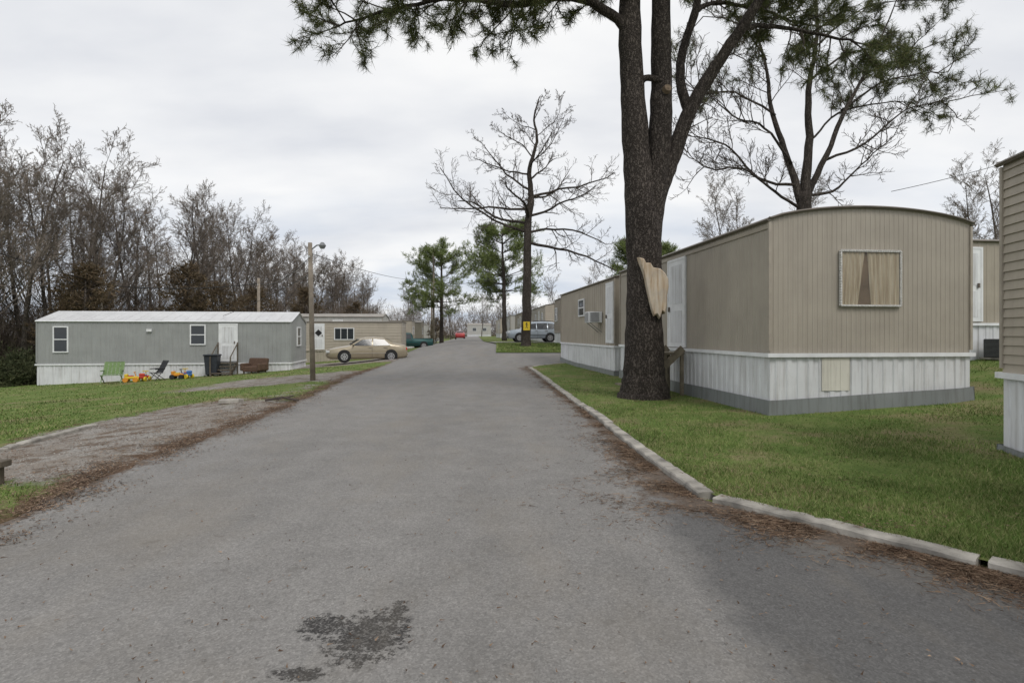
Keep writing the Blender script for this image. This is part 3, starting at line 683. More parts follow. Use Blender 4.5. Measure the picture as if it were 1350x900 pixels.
for x in(-.46,.46): part('stringer',MB().box((x,-.68,(.05-g)/2-.05),(.05,1.3,.18),rx=math.atan2(rise_,.28)),M['timberd'],E)
for x in(-.5,.5):
    m=MB(); m.tube([(x,-.1,0),(x,-.1,1.75)],.035,6); m.tube([(x,-1.2,0),(x,-1.2,1.0)],.035,6); m.tube([(x,-.1,1.7),(x,-1.2,.98)],.03,6); part('handrail',m,M['timberd'],E)
sx,sy=-13.75,30.4; E=top('armchair','worn brown upholstered armchair standing outside on the lawn','armchair',(sx,sy,gz(sx,sy)),-.25); E.scale=(.88,.88,.82)
part('seat',MB().box((0,0,.28),(1.1,.85,.36)),M['sofa'],E,bev=.06)
part('backrest',MB().box((0,.36,.62),(1.3,.25,.72),rx=-.15),M['sofa'],E,bev=.08)
for s in(-1,1): part('armrest',MB().box((s*.58,-.02,.42),(.22,.9,.48)),M['sofa'],E,bev=.07)
for s in(-1,1):
    for q in(-1,1): part('leg',MB().box((s*.5,q*.33,.05),(.07,.07,.12)),M['timberd'],E)
m=MB(); m.box((0,0,.1),(.24,.14,.2)); m.box((.02,0,.23),(.34,.15,.07),rz=.1)
o=part('timber_post',m,M['timberd'],bev=.01); o.location=(-5.62,6.1,gz(-5.5,6.05)); tag(o,'short dark landscape timber at the gravel edge','timber')
m=MB(); m.box((0,0,.05),(.45,.3,.1),rz=.3); m.box((.18,.1,.05),(.2,.12,.09),rz=1.1)
o=part('broken_concrete',m,M['concrete'],bev=.02); o.location=(-6.9,13.9,gz(-6.9,13.9)); tag(o,'broken concrete chunks lying at the lawn edge','rubble')
m=MB(); m.tube([(-.3,0,.04),(.1,.05,.1),(.5,0,.03)],.03,6); m.tube([(0,-.1,.03),(.1,.05,.09),(.3,.2,.12)],.018,6)
o=part('fallen_branch',m,M['twigd']); o.location=(-5.6,13.6,gz(-5.6,13.6)); tag(o,'broken branch lying on the grass edge','branch')

# ---------------------------------------------------------------- poles and wires
def pole(x,y,zt,label,lamp=False,r=.11,lean=0):
    z=gz(x,y); E=top('utility_pole',label,'utility pole',(x,y,z),0,'wooden utility poles')
    part('post',MB().tube([(0,0,-.1),(lean*.5,0,(zt-z)*.5),(lean,0,zt-z)],[r*1.1,r,r*.85],12),M['pole'],E,smooth=True)
    part('insulator',MB().cyl((lean,0,zt-z-.5),(lean,-.14,zt-z-.5),.035,8),M['lamp'],E)
    if lamp:
        part('lamp_arm',MB().tube([(lean,0,zt-z-.28),(lean+.25,-.05,zt-z-.1),(lean+.44,-.08,zt-z-.08)],.025,8),M['lampg'],E)
        part('lamp_head',MB().tube([(lean+.46,-.08,zt-z+.0),(lean+.46,-.08,zt-z-.08),(lean+.46,-.08,zt-z-.12),(lean+.46,-.08,zt-z-.22)],[.05,.11,.125,.07],14),M['lampg'],E)
    return E
pole(-7.0,20.0,4.8,'wooden utility pole with small street lamp beside road',True,.085,-.1)
pole(-19.6,44,5.9,'wooden utility pole behind grey mobile home',r=.12)
pole(-31.8,44,5.7,'wooden utility pole behind grey mobile home',r=.12)
pole(-10.2,74,12.5,'tall wooden utility pole among mobile homes',r=.13)
pole(-13.0,92,10.5,'tall wooden utility pole among mobile homes',r=.13)
def wire(name,a,b,sag,label,r=.012):
    m=MB(); pts=[]
    for i in range(21):
        t=i/20; pts.append((a[0]+(b[0]-a[0])*t,a[1]+(b[1]-a[1])*t,a[2]+(b[2]-a[2])*t-sag*4*t*(1-t)))
    m.tube(pts,r,4); o=part(name,m,M['black']); tag(o,label,'cable')
wire('power_line',(-7.1,20,4.3),(-19.6,44,5.6),.5,'thin black overhead cable between wooden poles',.018)
wire('power_line',(-19.6,44,5.5),(-31.8,44,5.4),.35,'thin black overhead cable behind grey home',.028)
wire('power_line',(-7.1,20,3.7),(-16,31.5,2.6),.1,'thin service cable running to grey home',.012)
wire('power_line',(-7.0,20,4.4),(-10.2,74,9),.6,'thin overhead cable following the road',.013)
wire('power_line',(-31.8,44,5.5),(-30,20,9),.4,'black overhead cable passing before bare trees',.025)
wire('power_line',(4,48,7.6),(-6,62,7.0),.3,'thin overhead cable crossing the road',.02)
wire('power_line',(16,24,7.6),(26,24,10.5),.2,'thin overhead cable above the homes',.012)

# ---------------------------------------------------------------- trees
def rv(s=1): return Vector((random.uniform(-s,s),random.uniform(-s,s),random.uniform(-s,s)))
def perp_dir(d,ang,up=0.0):
    a=d.orthogonal().normalized(); a=Matrix.Rotation(random.uniform(0,6.283),3,d)@a
    v=(d*math.cos(ang)+a*math.sin(ang)); v.z+=up; return v.normalized()
def grow(out,p,d,L,r,lvl,cfg,tips):
    mx=cfg['max']; n=cfg['seg'][lvl]; pts=[p.copy()]; rs=[r]; q=p.copy(); dd=d.copy()
    rend=max(cfg['rmin'],r*cfg.get('tap',.3))
    for i in range(n):
        dd=(dd+rv(cfg['wig'][lvl])+Vector((0,0,cfg['trop'][lvl]))).normalized(); q=q+dd*(L/n); pts.append(q.copy()); rs.append(r+(rend-r)*(i+1)/n)
    out[min(lvl,len(out)-1)].tube(pts,rs,cfg['sides'][lvl],cap=False)
    if lvl>=cfg.get('tiplvl',mx): tips.extend([(pts[-1],dd.copy())]+([(pts[n//2],dd.copy())] if n>1 else []))
    if lvl<mx:
        k=cfg['kids'][lvl]
        for j in range(k):
            t=cfg['t0'][lvl]+(1-cfg['t0'][lvl])*(j+random.random())/k; f=t*n; i=min(n-1,int(f)); pp=pts[i].lerp(pts[i+1],f-i)
            dl=(pts[i+1]-pts[i]).normalized()
            nd=perp_dir(dl,cfg['ang'][lvl]*random.uniform(.75,1.2),cfg['up'][lvl])
            ll=L*cfg['ratio'][lvl]*random.uniform(.65,1.15)*(1-cfg['dec'][lvl]*t)
            rr_=max(cfg['rmin'],(rs[i])*cfg['rr'][lvl])
            grow(out,pp,nd,ll,rr_,lvl+1,cfg,tips)
def guided(mb,pts,n=12,noise_=0.0,sub=5):
    P=[Vector(p[:3]) for p in pts]; R=[p[3] for p in pts]; out=[];rs=[]
    for i in range(len(P)-1):
        p0=P[max(0,i-1)];p1=P[i];p2=P[i+1];p3=P[min(len(P)-1,i+2)]
        for s in range(sub):
            t=s/sub; q=.5*((2*p1)+(p2-p0)*t+(2*p0-5*p1+4*p2-p3)*t*t+(3*p1-p0-3*p2+p3)*t**3)
            out.append(q+rv(noise_)); rs.append((R[i]+(R[i+1]-R[i])*t)*random.uniform(.96,1.04))
    out.append(P[-1]); rs.append(R[-1]); mb.tube(out,rs,n); return out,rs
def needles(tips,n,ln,w,spread=1.0,hang=0.0):
    C=np.array([t[0] for t in tips]); D=np.array([t[1] for t in tips]); C=np.repeat(C,n,0); D=np.repeat(D,n,0); m=len(C)
    R=rng.normal(size=(m,3)); R/=np.linalg.norm(R,axis=1)[:,None]
    V=D*1.0*(1-.3*spread)+R*spread; V[:,2]-=hang; V/=np.linalg.norm(V,axis=1)[:,None]
    L=ln*rng.uniform(.7,1.2,m)[:,None]; off=D*rng.uniform(-.9,.2,m)[:,None]*ln*1.2
    base=C+off; Q=np.cross(V,rng.normal(size=(m,3))); Q/=np.linalg.norm(Q,axis=1)[:,None]
    return np.stack([base-Q*w,base+Q*w,base+V*L],1)
def big_pine():
    bx,by=3.25,14.0; z0=h(bx,by)+.03
    E=top('pine_tree','large twin-stemmed pine with rough bark and torn limb scar','tree',(bx,by,z0))
    T=MB(); B=MB()
    sL,_=guided(T,[(0,0,-.15,.70),(0,0,.2,.60),(0,0,.6,.51),(0,0,1.2,.465),(0,0,2.3,.435),(-.02,0,4.0,.42),(-.14,0,5.3,.35),(-.26,0,7.05,.305),(-.33,.05,8.7,.285),(-.34,.1,11,.24),(-.45,.1,13.6,.18),(-.3,.1,16.5,.06)],26,.012)
    sR,_=guided(T,[(.1,.02,3.4,.28),(.2,.05,4.6,.30),(.36,.1,5.7,.29),(.44,.1,7.05,.275),(.44,.05,8.7,.24),(.42,0,10.8,.2),(.6,0,13.2,.14),(.8,0,15.5,.05)],18,.012)
    lR,_=guided(T,[(.25,.1,4.5,.2),(.52,.15,5.4,.21),(.82,.2,6.15,.2),(1.22,.2,7.2,.175),(1.80,.1,8.2,.15),(2.4,0,9.1,.13),(2.95,-.2,9.97,.11),(3.8,-.4,11.2,.08),(4.8,-.5,12.4,.04)],12,.014)
    l2,_=guided(T,[(1.18,.2,7.05,.14),(1.02,.4,7.9,.12),(1.1,.5,8.8,.11),(1.45,.5,9.9,.1),(1.7,.5,11.5,.06)],10,.01)
    guided(T,[(-.25,0,7.4,.08),(.0,-.1,7.8,.08),(.4,-.1,7.75,.08)],8,.01)
    limbs=[]
    def limb(p,ns=8): limbs.append(guided(T,p,ns,.03)[0])
    limb([(-.35,0,8.9,.14),(-1.0,-.1,9.5,.12),(-2.0,-.2,9.75,.1),(-3.2,-.3,9.5,.08),(-4.6,-.2,9.7,.06),(-6.2,.1,9.6,.04),(-7.6,.3,9.3,.02)])
    limb([(-1.8,-.2,9.7,.08),(-2.6,-.8,10.0,.06),(-4.0,-1.2,10.1,.05),(-5.6,-1.4,10.2,.03),(-7.2,-1.4,10.0,.02)],6)
    limb([(-.34,0,10.3,.12),(-1.8,.6,10.9,.09),(-3.6,1.2,11,.06),(-5.8,1.6,10.6,.03)],6)
    limb([(-.34,0,9.7,.1),(-.9,-1.2,10.2,.08),(-1.7,-2.4,10.3,.05),(-2.6,-3.2,10.1,.03)],6)
    limb([(2.4,0,9.1,.08),(3.2,.3,9.3,.06),(4.4,.6,9.3,.045),(5.6,.7,9.1,.025)],6)
    limb([(2.9,-.2,9.9,.08),(4.0,-.4,10.0,.06),(5.2,-.5,10.2,.045),(6.6,-.4,10.0,.025)],6)
    limb([(1.4,.5,9.8,.07),(2.2,1.0,10.3,.06),(3.6,1.6,10.4,.04),(5,1.9,10.2,.03)],6)
    limb([(.45,.0,10,.1),(1.5,-1,10.7,.07),(2.8,-1.8,10.8,.05),(4,-2.2,10.6,.03)],6)
    limb([(.5,.0,12,.1),(2.2,.5,12.8,.06),(4,.8,12.8,.03)],6)
    limb([(-.4,.0,12.5,.1),(-2.2,-.5,13.4,.06),(-4,-.8,13.4,.03)],6)
    tips=[]
    cfg=dict(max=2,seg=[4,3,2],wig=[.22,.28,.3],trop=[-.02,.02,.03],sides=[5,4,3],kids=[5,4,0],t0=[.25,.2,0],ang=[.8,.8,0],up=[.05,.05,0],ratio=[.5,.5,0],dec=[.3,.3,0],rr=[.6,.6,0],rmin=.007,tiplvl=1)
    for li,lb in enumerate(limbs):
        n=len(lb)
        for i in range(int(n*.22),n):
            for k in range(2):
                if random.random()<(.85 if li<4 else .55):
                    d=(lb[i]-lb[i-1]).normalized(); nd=perp_dir(d,random.uniform(.6,1.3),random.uniform(-.45,.35))
                    grow([B],lb[i],nd,random.uniform(.7,1.5),.022,0,cfg,tips)
        grow([B],lb[-1],(lb[-1]-lb[-2]).normalized(),1.1,.02,0,cfg,tips)
    for s in (sL[-12:],sR[-10:],lR[-6:],l2[-4:]):
        for p in s:
            for k in range(2): grow([B],p,perp_dir(Vector((0,0,1)),1.2,.1),random.uniform(1,2.2),.035,0,cfg,tips)
    junk=[]
    for p in lR[12:30:2]: grow([B],p,perp_dir(Vector((.6,0,.6)).normalized(),.9,-.1),random.uniform(.5,1.3),.018,0,cfg,junk)
    part('trunk',T,M['bark'],E,smooth=True)
    part('branches',B,M['twigd'],E)
    tri_obj('crown',needles(tips,12,.22,.0062,.9,.12),M['needle'],E)
    # torn limb: solid slab of split wood joined to the trunk front; flat face, angled notched top, ragged foot
    OL=[(-.25,3.40),(-.14,3.38),(-.09,3.27),(.03,3.27),(.10,3.16),(.28,3.13),(.40,3.02),(.48,2.88),(.49,2.68),(.45,2.46),(.44,2.24),(.40,2.05),(.33,2.10),(.27,1.92),(.20,2.02),(.12,1.98),(.06,2.14),(.01,2.34),(-.04,2.58),(-.09,2.82),(-.14,3.04),(-.21,3.24)]
    nn=len(OL); cx,cz=.15,2.72; m=MB(); vs=[]
    def yf(x): return -.50-.03*math.cos((x-.12)*3.2)
    rings=[(1.0,.05),(1.03,-.22),(1.0,-.40),(.955,'f'),(.88,'g')]
    for sc,y in rings:
        for (x,z) in OL:
            X_=cx+(x-cx)*sc; Z_=cz+(z-cz)*(1-(1-sc)*.55)
            yy=y if not isinstance(y,str) else (yf(X_)+.035 if y=='f' else yf(X_))
            vs.append((X_,yy,Z_))
    fs=[(k*nn+j,k*nn+(j+1)%nn,(k+1)*nn+(j+1)%nn,(k+1)*nn+j) for k in range(len(rings)-1) for j in range(nn)]
    fs.append(tuple((len(rings)-1)*nn+j for j in range(nn)))
    m.add(vs,fs)
    part('limb_scar',m,M['rawwood'],E,label='pale split wood where a limb broke off',bev=.008)
    part('cut_knot',MB().tube([(.5,-.10,7.5),(.53,-.23,7.53)],[.12,.09],14),M['knot'],E)
big_pine()
def back_tree():
    bx,by=12.8,25.0; z0=h(bx,by)+.03
    E=top('pine_tree','tall spreading pine with bare lower limbs and thin green top','tree',(bx,by,z0))
    T=MB();B=MB(); tips=[]
    guided(T,[(0,0,-.2,.46),(0,0,1,.37),(0,0,5,.33),(.05,0,7,.28)],14,.01)
    L=[]
    def g(p,n=8):
        p=[(a,b,c,d*.56) for a,b,c,d in p]; L.append(guided(T,p,n,.03)[0])
    g([(.05,0,6.8,.42),(.25,0,9,.3),(.3,.1,11.5,.22),(.6,0,14,.14),(.4,0,17.5,.05)],10)
    g([(-.1,0,6.6,.32),(-.6,.2,8.6,.24),(-1.2,.3,10.6,.18),(-1.6,.3,13,.11),(-2.6,.2,16.5,.04)],10)
    g([(.1,0,6.7,.3),(.9,-.2,8.6,.2),(1.7,-.3,10.6,.15),(2.8,-.3,12.6,.09),(4.0,-.2,15.5,.03)],10)
    lat=[[(-.1,0,6.3,.14),(-1.4,-.4,6.9,.11),(-2.9,-.6,7.9,.08),(-4.4,-.8,7.8,.05),(-5.3,-.8,8.5,.02)],
         [(-.2,0,7.3,.13),(-1.8,.3,7.7,.1),(-3.2,.6,9.3,.07),(-4.9,.8,9.8,.03)],
         [(-.5,0,8.3,.11),(-2.0,-.7,9.6,.09),(-3.5,-1,10.0,.06),(-5.0,-1.3,11.2,.03)],
         [(-1.2,0,10.4,.1),(-2.8,.5,11.6,.07),(-4.2,.8,11.7,.05),(-5.2,.9,12.8,.02)],
         [(.2,0,6.9,.12),(1.6,.5,7.2,.1),(2.9,.6,8.4,.06),(4.3,.7,9.6,.03)],
         [(.9,0,8.4,.11),(2.4,-.5,9.0,.08),(3.9,-.9,10.3,.05),(5.6,-1,10.6,.03)],
         [(.35,0,9.3,.1),(1.9,.6,10.7,.08),(3.9,.9,11.3,.05),(5.7,1,11.4,.03)],
         [(1.7,0,10.6,.1),(3.4,.1,11.8,.07),(5.0,0,12.2,.05),(6.2,-.2,12.2,.03)],
         [(.4,0,12,.1),(2.2,.5,13.3,.07),(4.6,.7,13.8,.04),(5.8,.7,13.6,.02)],
         [(.5,0,13.4,.08),(2.4,-.6,14.8,.05),(5,-.8,15,.03)],
         [(-1.6,0,12.8,.08),(-3,-.4,14.2,.05),(-4.6,-.6,14.4,.03)],[(.3,0,13,.08),(-1,-1.2,14,.05),(-1.8,-2.6,14,.03)]]
    nb=len(L)
    for p in lat: g(p,6)
    cfg=dict(max=2,seg=[5,4,3],wig=[.26,.3,.33],trop=[.06,.08,.08],sides=[5,4,3],kids=[7,6,0],t0=[.2,.2,0],ang=[.8,.8,0],up=[.15,.15,0],ratio=[.5,.5,0],dec=[.3,.3,0],rr=[.6,.6,0],rmin=.0085,tiplvl=1)
    for i,l in enumerate(L):
        n=len(l)
        for k in range(int(n*(.5 if i<nb else .25)),n):
            if random.random()<.85:
                hi=l[k].z>10.6 and (l[k].x>1.0 or random.random()<.35)
                tp=[] ; grow([B],l[k],perp_dir((l[k]-l[k-1]).normalized(),random.uniform(.6,1.2),.15),random.uniform(.9,2.1),.024,0,cfg,tp)
                if hi: tips+= [t for t in tp if random.random()<.5]
                elif l[k].z>10: tips+= [t for t in tp if random.random()<.06]
    part('trunk',T,M['bark'],E,smooth=True); part('branches',B,M['twigd'],E)
    tri_obj('crown',needles(tips,13,.27,.0072,.9,.08),M['needle'],E)
back_tree()
def bare_mid():
    random.seed(77)
    bx,by=1.0,40.0; z0=h(bx,by)+.03
    E=top('bare_tree','leafless spreading tree with dark trunk on grass island','tree',(bx,by,z0))
    T=MB();B=MB(); tips=[]
    tr,rs=guided(T,[(0,0,-.2,.42),(0,0,.6,.34),(.05,0,4,.30),(.1,0,8,.26),(.35,0,10.5,.21),(.25,0,12.5,.15),(.75,0,14.4,.1),(.55,0,16.2,.06),(1.0,0,17.6,.03)],12,.04)
    cfg=dict(max=3,seg=[9,5,4,3],wig=[.28,.36,.38,.38],trop=[.03,.07,.08,.05],sides=[6,4,3,3],kids=[10,6,4,0],t0=[.15,.15,.15,0],ang=[.85,.85,.8,0],up=[.05,.08,.1,0],ratio=[.36,.48,.5,0],dec=[.3,.3,.3,0],rr=[.48,.52,.6,0],rmin=.0095)
    spec=[(7.0,355,6.4,-.10),(7.7,182,7.2,.10),(8.6,203,5.8,.22),(8.2,12,6.4,.0),(9.3,335,4.8,.25),(9.6,168,6.6,.12),(10.3,55,4.2,.3),(10.9,190,4.6,.45),(10.6,2,6.2,.2),(8.9,270,4.5,.2),(9.8,95,4.5,.2),(11.6,25,3.8,.7),(12.0,172,4.7,.35),(12.6,300,3.4,.6),(13.2,200,3.2,.8),(13.0,352,4.2,.5),(14.2,120,2.8,.7),(14.6,8,3.2,.8),(15.0,190,2.8,.8),(16.0,330,2.0,1.0)]
    for z,az,L,up in spec:
        i=min(range(len(tr)),key=lambda k:abs(tr[k].z-z)); a=math.radians(az+random.uniform(-10,10))
        grow([T,B],tr[i],Vector((math.cos(a),math.sin(a),up)).normalized(),L*random.uniform(.9,1.1),rs[i]*random.uniform(.34,.5),0,cfg,tips)
    part('trunk',T,M['bark'],E,smooth=True); part('crown',B,M['twigd'],E)
    s=top('yellow_sign','small square yellow sign with black figure nailed to tree','sign',(bx+.02,by-.36,2.15),0)
    part('panel',MB().box((0,0,0),(.46,.02,.6)),M['yellow'],s)
    m=MB(); m.box((0,-.0125,.2),(.09,.004,.08)); m.box((0,-.0125,.07),(.05,.004,.2)); m.box((-.04,-.0125,-.09),(.03,.004,.16),ry=.4); m.box((.04,-.0125,-.09),(.03,.004,.16),ry=-.4); m.box((0,-.013,.1),(.2,.004,.03),ry=.3); part('symbol',m,M['black'],s)
bare_mid()
def far_pine(x,y,Ht,W,seed,label,c0=.45,leanx=0,gdz=.05,dens=.72):
    random.seed(seed); z0=h(x,y)+gdz; E=top('pine_tree',label,'tree',(x,y,z0),0,'green pines beyond the homes')
    T=MB();B=MB(); tips=[]
    tr,rs=guided(T,[(0,0,-.2,.30),(leanx*.2,0,Ht*.3,.23),(leanx*.5,0,Ht*.6,.17),(leanx,0,Ht*.93,.04)],9,.04)
    n=len(tr)
    cfg=dict(max=1,seg=[4,3],wig=[.18,.3],trop=[.05,.06],sides=[4,3],kids=[9,0],t0=[.35,0],ang=[.85,0],up=[.12,0],ratio=[.40,0],dec=[.2,0],rr=[.5,0],rmin=.018,tiplvl=0)
    for k in range(44):
        t=c0+(1-c0)*(k+random.random())/44; i=min(n-1,int(t*(n-1))); f=(t-c0)/(1-c0)
        L=W/2*(max(0,math.sin(math.pi*min(1,.28+.66*f)))**.5+.04)*random.uniform(.75,1.1); a=random.uniform(0,6.283)
        grow([T,B],tr[i],Vector((math.cos(a),math.sin(a),.0+.6*f)).normalized(),L,.05,0,cfg,tips)
    C=[]
    for p,d in tips:
        if random.random()<dens:
            for q in range(5):
                o_=rv(.40); o_.z*=.55; C.append((p+o_,(d+rv(.4)+Vector((0,0,.5))).normalized()))
    part('trunk',T,M['bark'],E,smooth=True); part('branches',B,M['twigd'],E)
    tri_obj('crown',needles(C,12,.36,.022,1.0,-.2),M['needle_far'],E)
far_pine(-9.3,75,12.6,9.4,3,'green rounded pine beside the far road',.4)
far_pine(-.8,62,12.8,8.4,4,'green flat-topped pine with bare lower trunk',.46,-.3)
far_pine(14.5,66,10.6,7,5,'green pine rising behind beige home',.35,0,.05,.6)
far_pine(18.5,70,10.4,6,6,'green pine rising behind beige home',.35,0,.05,.6)
def bare_variant(seed,Ht,wide=1.0):
    random.seed(seed); T=MB();B=MB(); tips=[]
    cfg=dict(max=4,seg=[9,6,4,3,2],wig=[.07,.14,.22,.28,.3],trop=[.05,.08,.05,.04,.03],sides=[8,5,3,3,3],kids=[17,9,6,4,0],t0=[.25,.2,.2,.2,0],ang=[.72*wide,.65,.7,.7,0],up=[.12,.10,.08,.08,0],ratio=[.38,.47,.5,.5,0],dec=[.45,.3,.3,.3,0],rr=[.36,.5,.6,.6,0],rmin=.0118,tap=.15)
    grow([T,T,B],Vector((0,0,-.3)),Vector((random.uniform(-.06,.06),0,1)).normalized(),Ht,.19,0,cfg,tips)
    E=bpy.data.objects.new('bare_tree',None); COL.objects.link(E)
    a=part('trunk',T,M['bark2'],E); b=part('crown',B,M['twig'],E)
    return E,a,b
V5=[bare_variant(20+i,17.4,w) for i,w in enumerate([1.15,.95,1.25,1.05,.9])]
used=[False]*5
def place_bare(v,x,y,s,rz,label,group):
    E,a,b=V5[v]
    if not used[v]: used[v]=True; e=E
    else:
        e=E.copy(); COL.objects.link(e)
        for q in(a,b): c=q.copy(); c.parent=e; COL.objects.link(c)
    e.location=(x,y,h(x,y)-.05); e.rotation_euler=(0,0,rz); e.scale=(s*1.12,s*1.12,s*random.uniform(.94,1.04))
    e['label']=label; e['category']='tree'; e['group']=group
random.seed(11)
gl='leafless trees at the edge of the wood'; lb='slender leafless grey tree at the wood edge'
k=0
for row,(off,cn) in enumerate([(0,23),(4.5,18),(9,11)]):
    for i in range(cn):
        t=(i+random.uniform(.2,.8))/cn; y=38+78*t**1.15+row*2; x=-35.5+8*t-off*.8+random.uniform(-1.2,1.2)
        sc=random.uniform(.87,1.0)*(1.0-.24*t)
        place_bare(k%5,x,y,sc,random.uniform(0,6.28),lb,gl); k+=1
for x,y,s in[(-31.5,34.5,.8),(-34,35.5,.92)]: place_bare(k%5,x,y,s,k*1.3,lb,gl); k+=1
for x,y,s in[(-19,112,.55),(-16.5,98,.45),(-14,130,.7),(-8,150,.65),(-3,150,.6),(3,120,.6),(8,100,.6),(12,92,.58),(17,85,.55),(-22,120,.6)]:
    place_bare(k%5,x,y,s,k*1.7,'leafless tree behind distant mobile homes','leafless trees behind the homes'); k+=1
for x,y,s in[(19.5,47,.62),(22,46,.68),(17,44,.6),(40,47,.78),(44,50,.76),(36.5,46,.68)]:
    place_bare(k%5,x,y,s,k*2.1,'leafless tree behind beige mobile homes','leafless trees behind the homes'); k+=1
def cedar(seed):
    random.seed(seed); T=MB(); tips=[]
    T.tube([(0,0,-.2),(0,0,4),(0,0,7.4)],[.2,.12,.03],7)
    for k in range(130):
        t=random.random()**.9; z=1+6.8*t; R=2.5*(1-t)**.5*random.uniform(.35,1.15)*(1+.3*math.sin(z*2+seed))+.15; a=random.uniform(0,6.283)
        p=Vector((math.cos(a)*R,math.sin(a)*R,z)); T.tube([(0,0,z-.4*R),p],[.03,.012],3,cap=False)
        for q in range(6): tips.append((p*1+rv(.42),Vector((math.cos(a),math.sin(a),.7)).normalized()))
    E=bpy.data.objects.new('cedar_tree',None); COL.objects.link(E)
    return E,part('trunk',T,M['bark2'],E),tri_obj('crown',needles(tips,9,.34,.028,1,-.1),M['cedar'],E)
C2=[cedar(1),cedar(2)]; first=[True,True]
random.seed(5)
for i,(x,y,s) in enumerate([(-31.5,42,1.0),(-34,45,1.0),(-28.5,50,1.1),(-26.5,52,.95),(-24,66,.95),(-27,60,.95),(-22,80,.8),(-11.5,86,.5)]):
    v=i%2; E,a,b=C2[v]
    if first[v]: first[v]=False; e=E
    else:
        e=E.copy(); COL.objects.link(e)
        for q in(a,b): c=q.copy(); c.parent=e; COL.objects.link(c)
    e.location=(x,y,h(x,y)-.03); e.rotation_euler=(0,0,i*1.1); e.scale=(s*1.15,s*1.15,s); e['label']='dull rust-brown cedar growing under bare trees'; e['category']='tree'; e['group']='cedars in the wood edge'
def thicket(name,segs,n,ln,w,label):
    out=[]
    for (x0,y0,x1,y1,dep,zlo,zhi,wt) in segs:
        m=int(n*wt); t=rng.random(m); X=x0+(x1-x0)*t+rng.normal(size=m)*dep*.5; Y=y0+(y1-y0)*t+rng.normal(size=m)*dep*.5
        hh=zhi*(.55+.45*np.sin(X*.7+1.3*np.sin(Y*.31))**2)
        Z=H(X,Y)+zlo+hh*rng.random(m)**1.4
        D=rng.normal(size=(m,3))*.45+np.array([0,0,.9]); D/=np.linalg.norm(D,axis=1)[:,None]
        Q=np.cross(D,rng.normal(size=(m,3))); Q/=np.linalg.norm(Q,axis=1)[:,None]; L=ln*rng.uniform(.5,1.4,m)[:,None]
        C=np.c_[X,Y,Z]; out.append(np.stack([C-Q*w,C+Q*w,C+D*L],1))
    o=tri_obj(name,np.concatenate(out),M['wood_bg']); tag(o,label,'undergrowth','stuff')
thicket('undergrowth',[(-42,38,-33,60,4,-.2,7,.35),(-33,60,-28,118,5,-.2,7,.35),(-36,50,-24,110,6,-.2,6.5,.3)],100000,1.4,.018,'dense brown undergrowth and brush between bare trees')
thicket('far_woodland',[(-200,200,-40,190,12,-.3,12,.3),(-40,190,60,195,10,-.3,10,.3),(20,120,160,130,10,-.3,9,.25),(-200,90,-60,140,15,-.3,13,.15)],60000,2.4,.06,'hazy distant leafless woodland along the horizon')
def bush(x,y,s,seed):
    random.seed(seed); tips=[];T=MB()
    for k in range(70):
        d=Vector((random.gauss(0,1),random.gauss(0,1),abs(random.gauss(0,1)))).normalized(); p=d*random.uniform(.5,1.0); T.tube([(0,0,0),p],[.02,.008],3,cap=False)
        for q in range(6): tips.append((p+rv(.15),d))
    E=top('bush','dark evergreen shrub beside the grey mobile home','bush',(x,y,gz(x,y)),0,'dark shrubs'); E.scale=(s,s,s*1.1)
    part('stem',T,M['twigd'],E); tri_obj('foliage',needles(tips,12,.2,.02,1,0),M['bush'],E)
bush(-26.2,30.3,1.2,1); bush(-27.3,31.5,1.5,2); bush(-28.8,33,1.6,3)

# ---------------------------------------------------------------- grass blades and litter
def patchy(X,Y):
    v=np.sin(X*1.3+2*np.sin(Y*.9))*np.sin(Y*1.1+1.5*np.sin(X*.7))+.6*np.sin(X*3.1+1.7*np.sin(Y*2.3))*np.sin(Y*2.9+X)+.4*np.sin(X*7.3+2*np.sin(Y*5.1))*np.sin(Y*6.7)
    return v
def blades(name,X,Y,dz,hmin,hmax,wf,label):
    n=len(X); Z=H(X,Y)+dz; dist=np.hypot(X,Y)
    L=rng.uniform(hmin,hmax,n)*(1+.3*np.clip(patchy(X,Y),-1,1)); a=rng.uniform(0,6.283,n); ln=rng.uniform(.1,1.2,n); b=rng.uniform(0,6.283,n); w=wf*np.maximum(1,dist/6)*rng.uniform(.7,1.3,n)
    C=np.c_[X,Y,Z]; Q=np.c_[np.cos(a)*w,np.sin(a)*w,0*a]; D=np.c_[np.cos(b)*ln*L,np.sin(b)*ln*L,L]
    o=tri_obj(name,np.stack([C-Q,C+Q,C+D],1),M['blade']); tag(o,label,'grass','stuff')
n=270000; Y=3.0/(1-rng.random(n)*(1-3.0/29)); X=KR(Y)+.15+(11.5*Y/12+1)*rng.random(n)*.95
ok=(X<.95*Y+1.5)&(X>KR(Y)+.12+.06*rng.random(n))&(Y<30.5)&(rng.random(n)<np.clip(.64+.42*patchy(X,Y),.1,1))&(np.hypot(X-3.25,Y-14)>.75)
c_,s_=math.cos(A1),math.sin(A1); U=(X-4.94)*c_+(Y-10.9)*s_; Vv=-(X-4.94)*s_+(Y-10.9)*c_; ok&=~((U>-.05)&(U<4.3)&(Vv>-.08)&(Vv<20.4))
blades('grass',X[ok],Y[ok],.04,.015,.05,.003,'short patchy green grass of the kerbside lawn')
n=170000; Y=4.0/(1-rng.random(n)*(1-4.0/42)); X=RL(Y)-.15-rng.random(n)*(.95*Y+4)
g=gravelf(X,Y); lt=litterf(X,Y); ok=(X>-.95*Y-2)&(g<.1+.6*rng.random(n))&(lt<.4+.4*rng.random(n))&(rng.random(n)<np.clip(.65+.5*patchy(X*.7,Y*.5),.1,1))
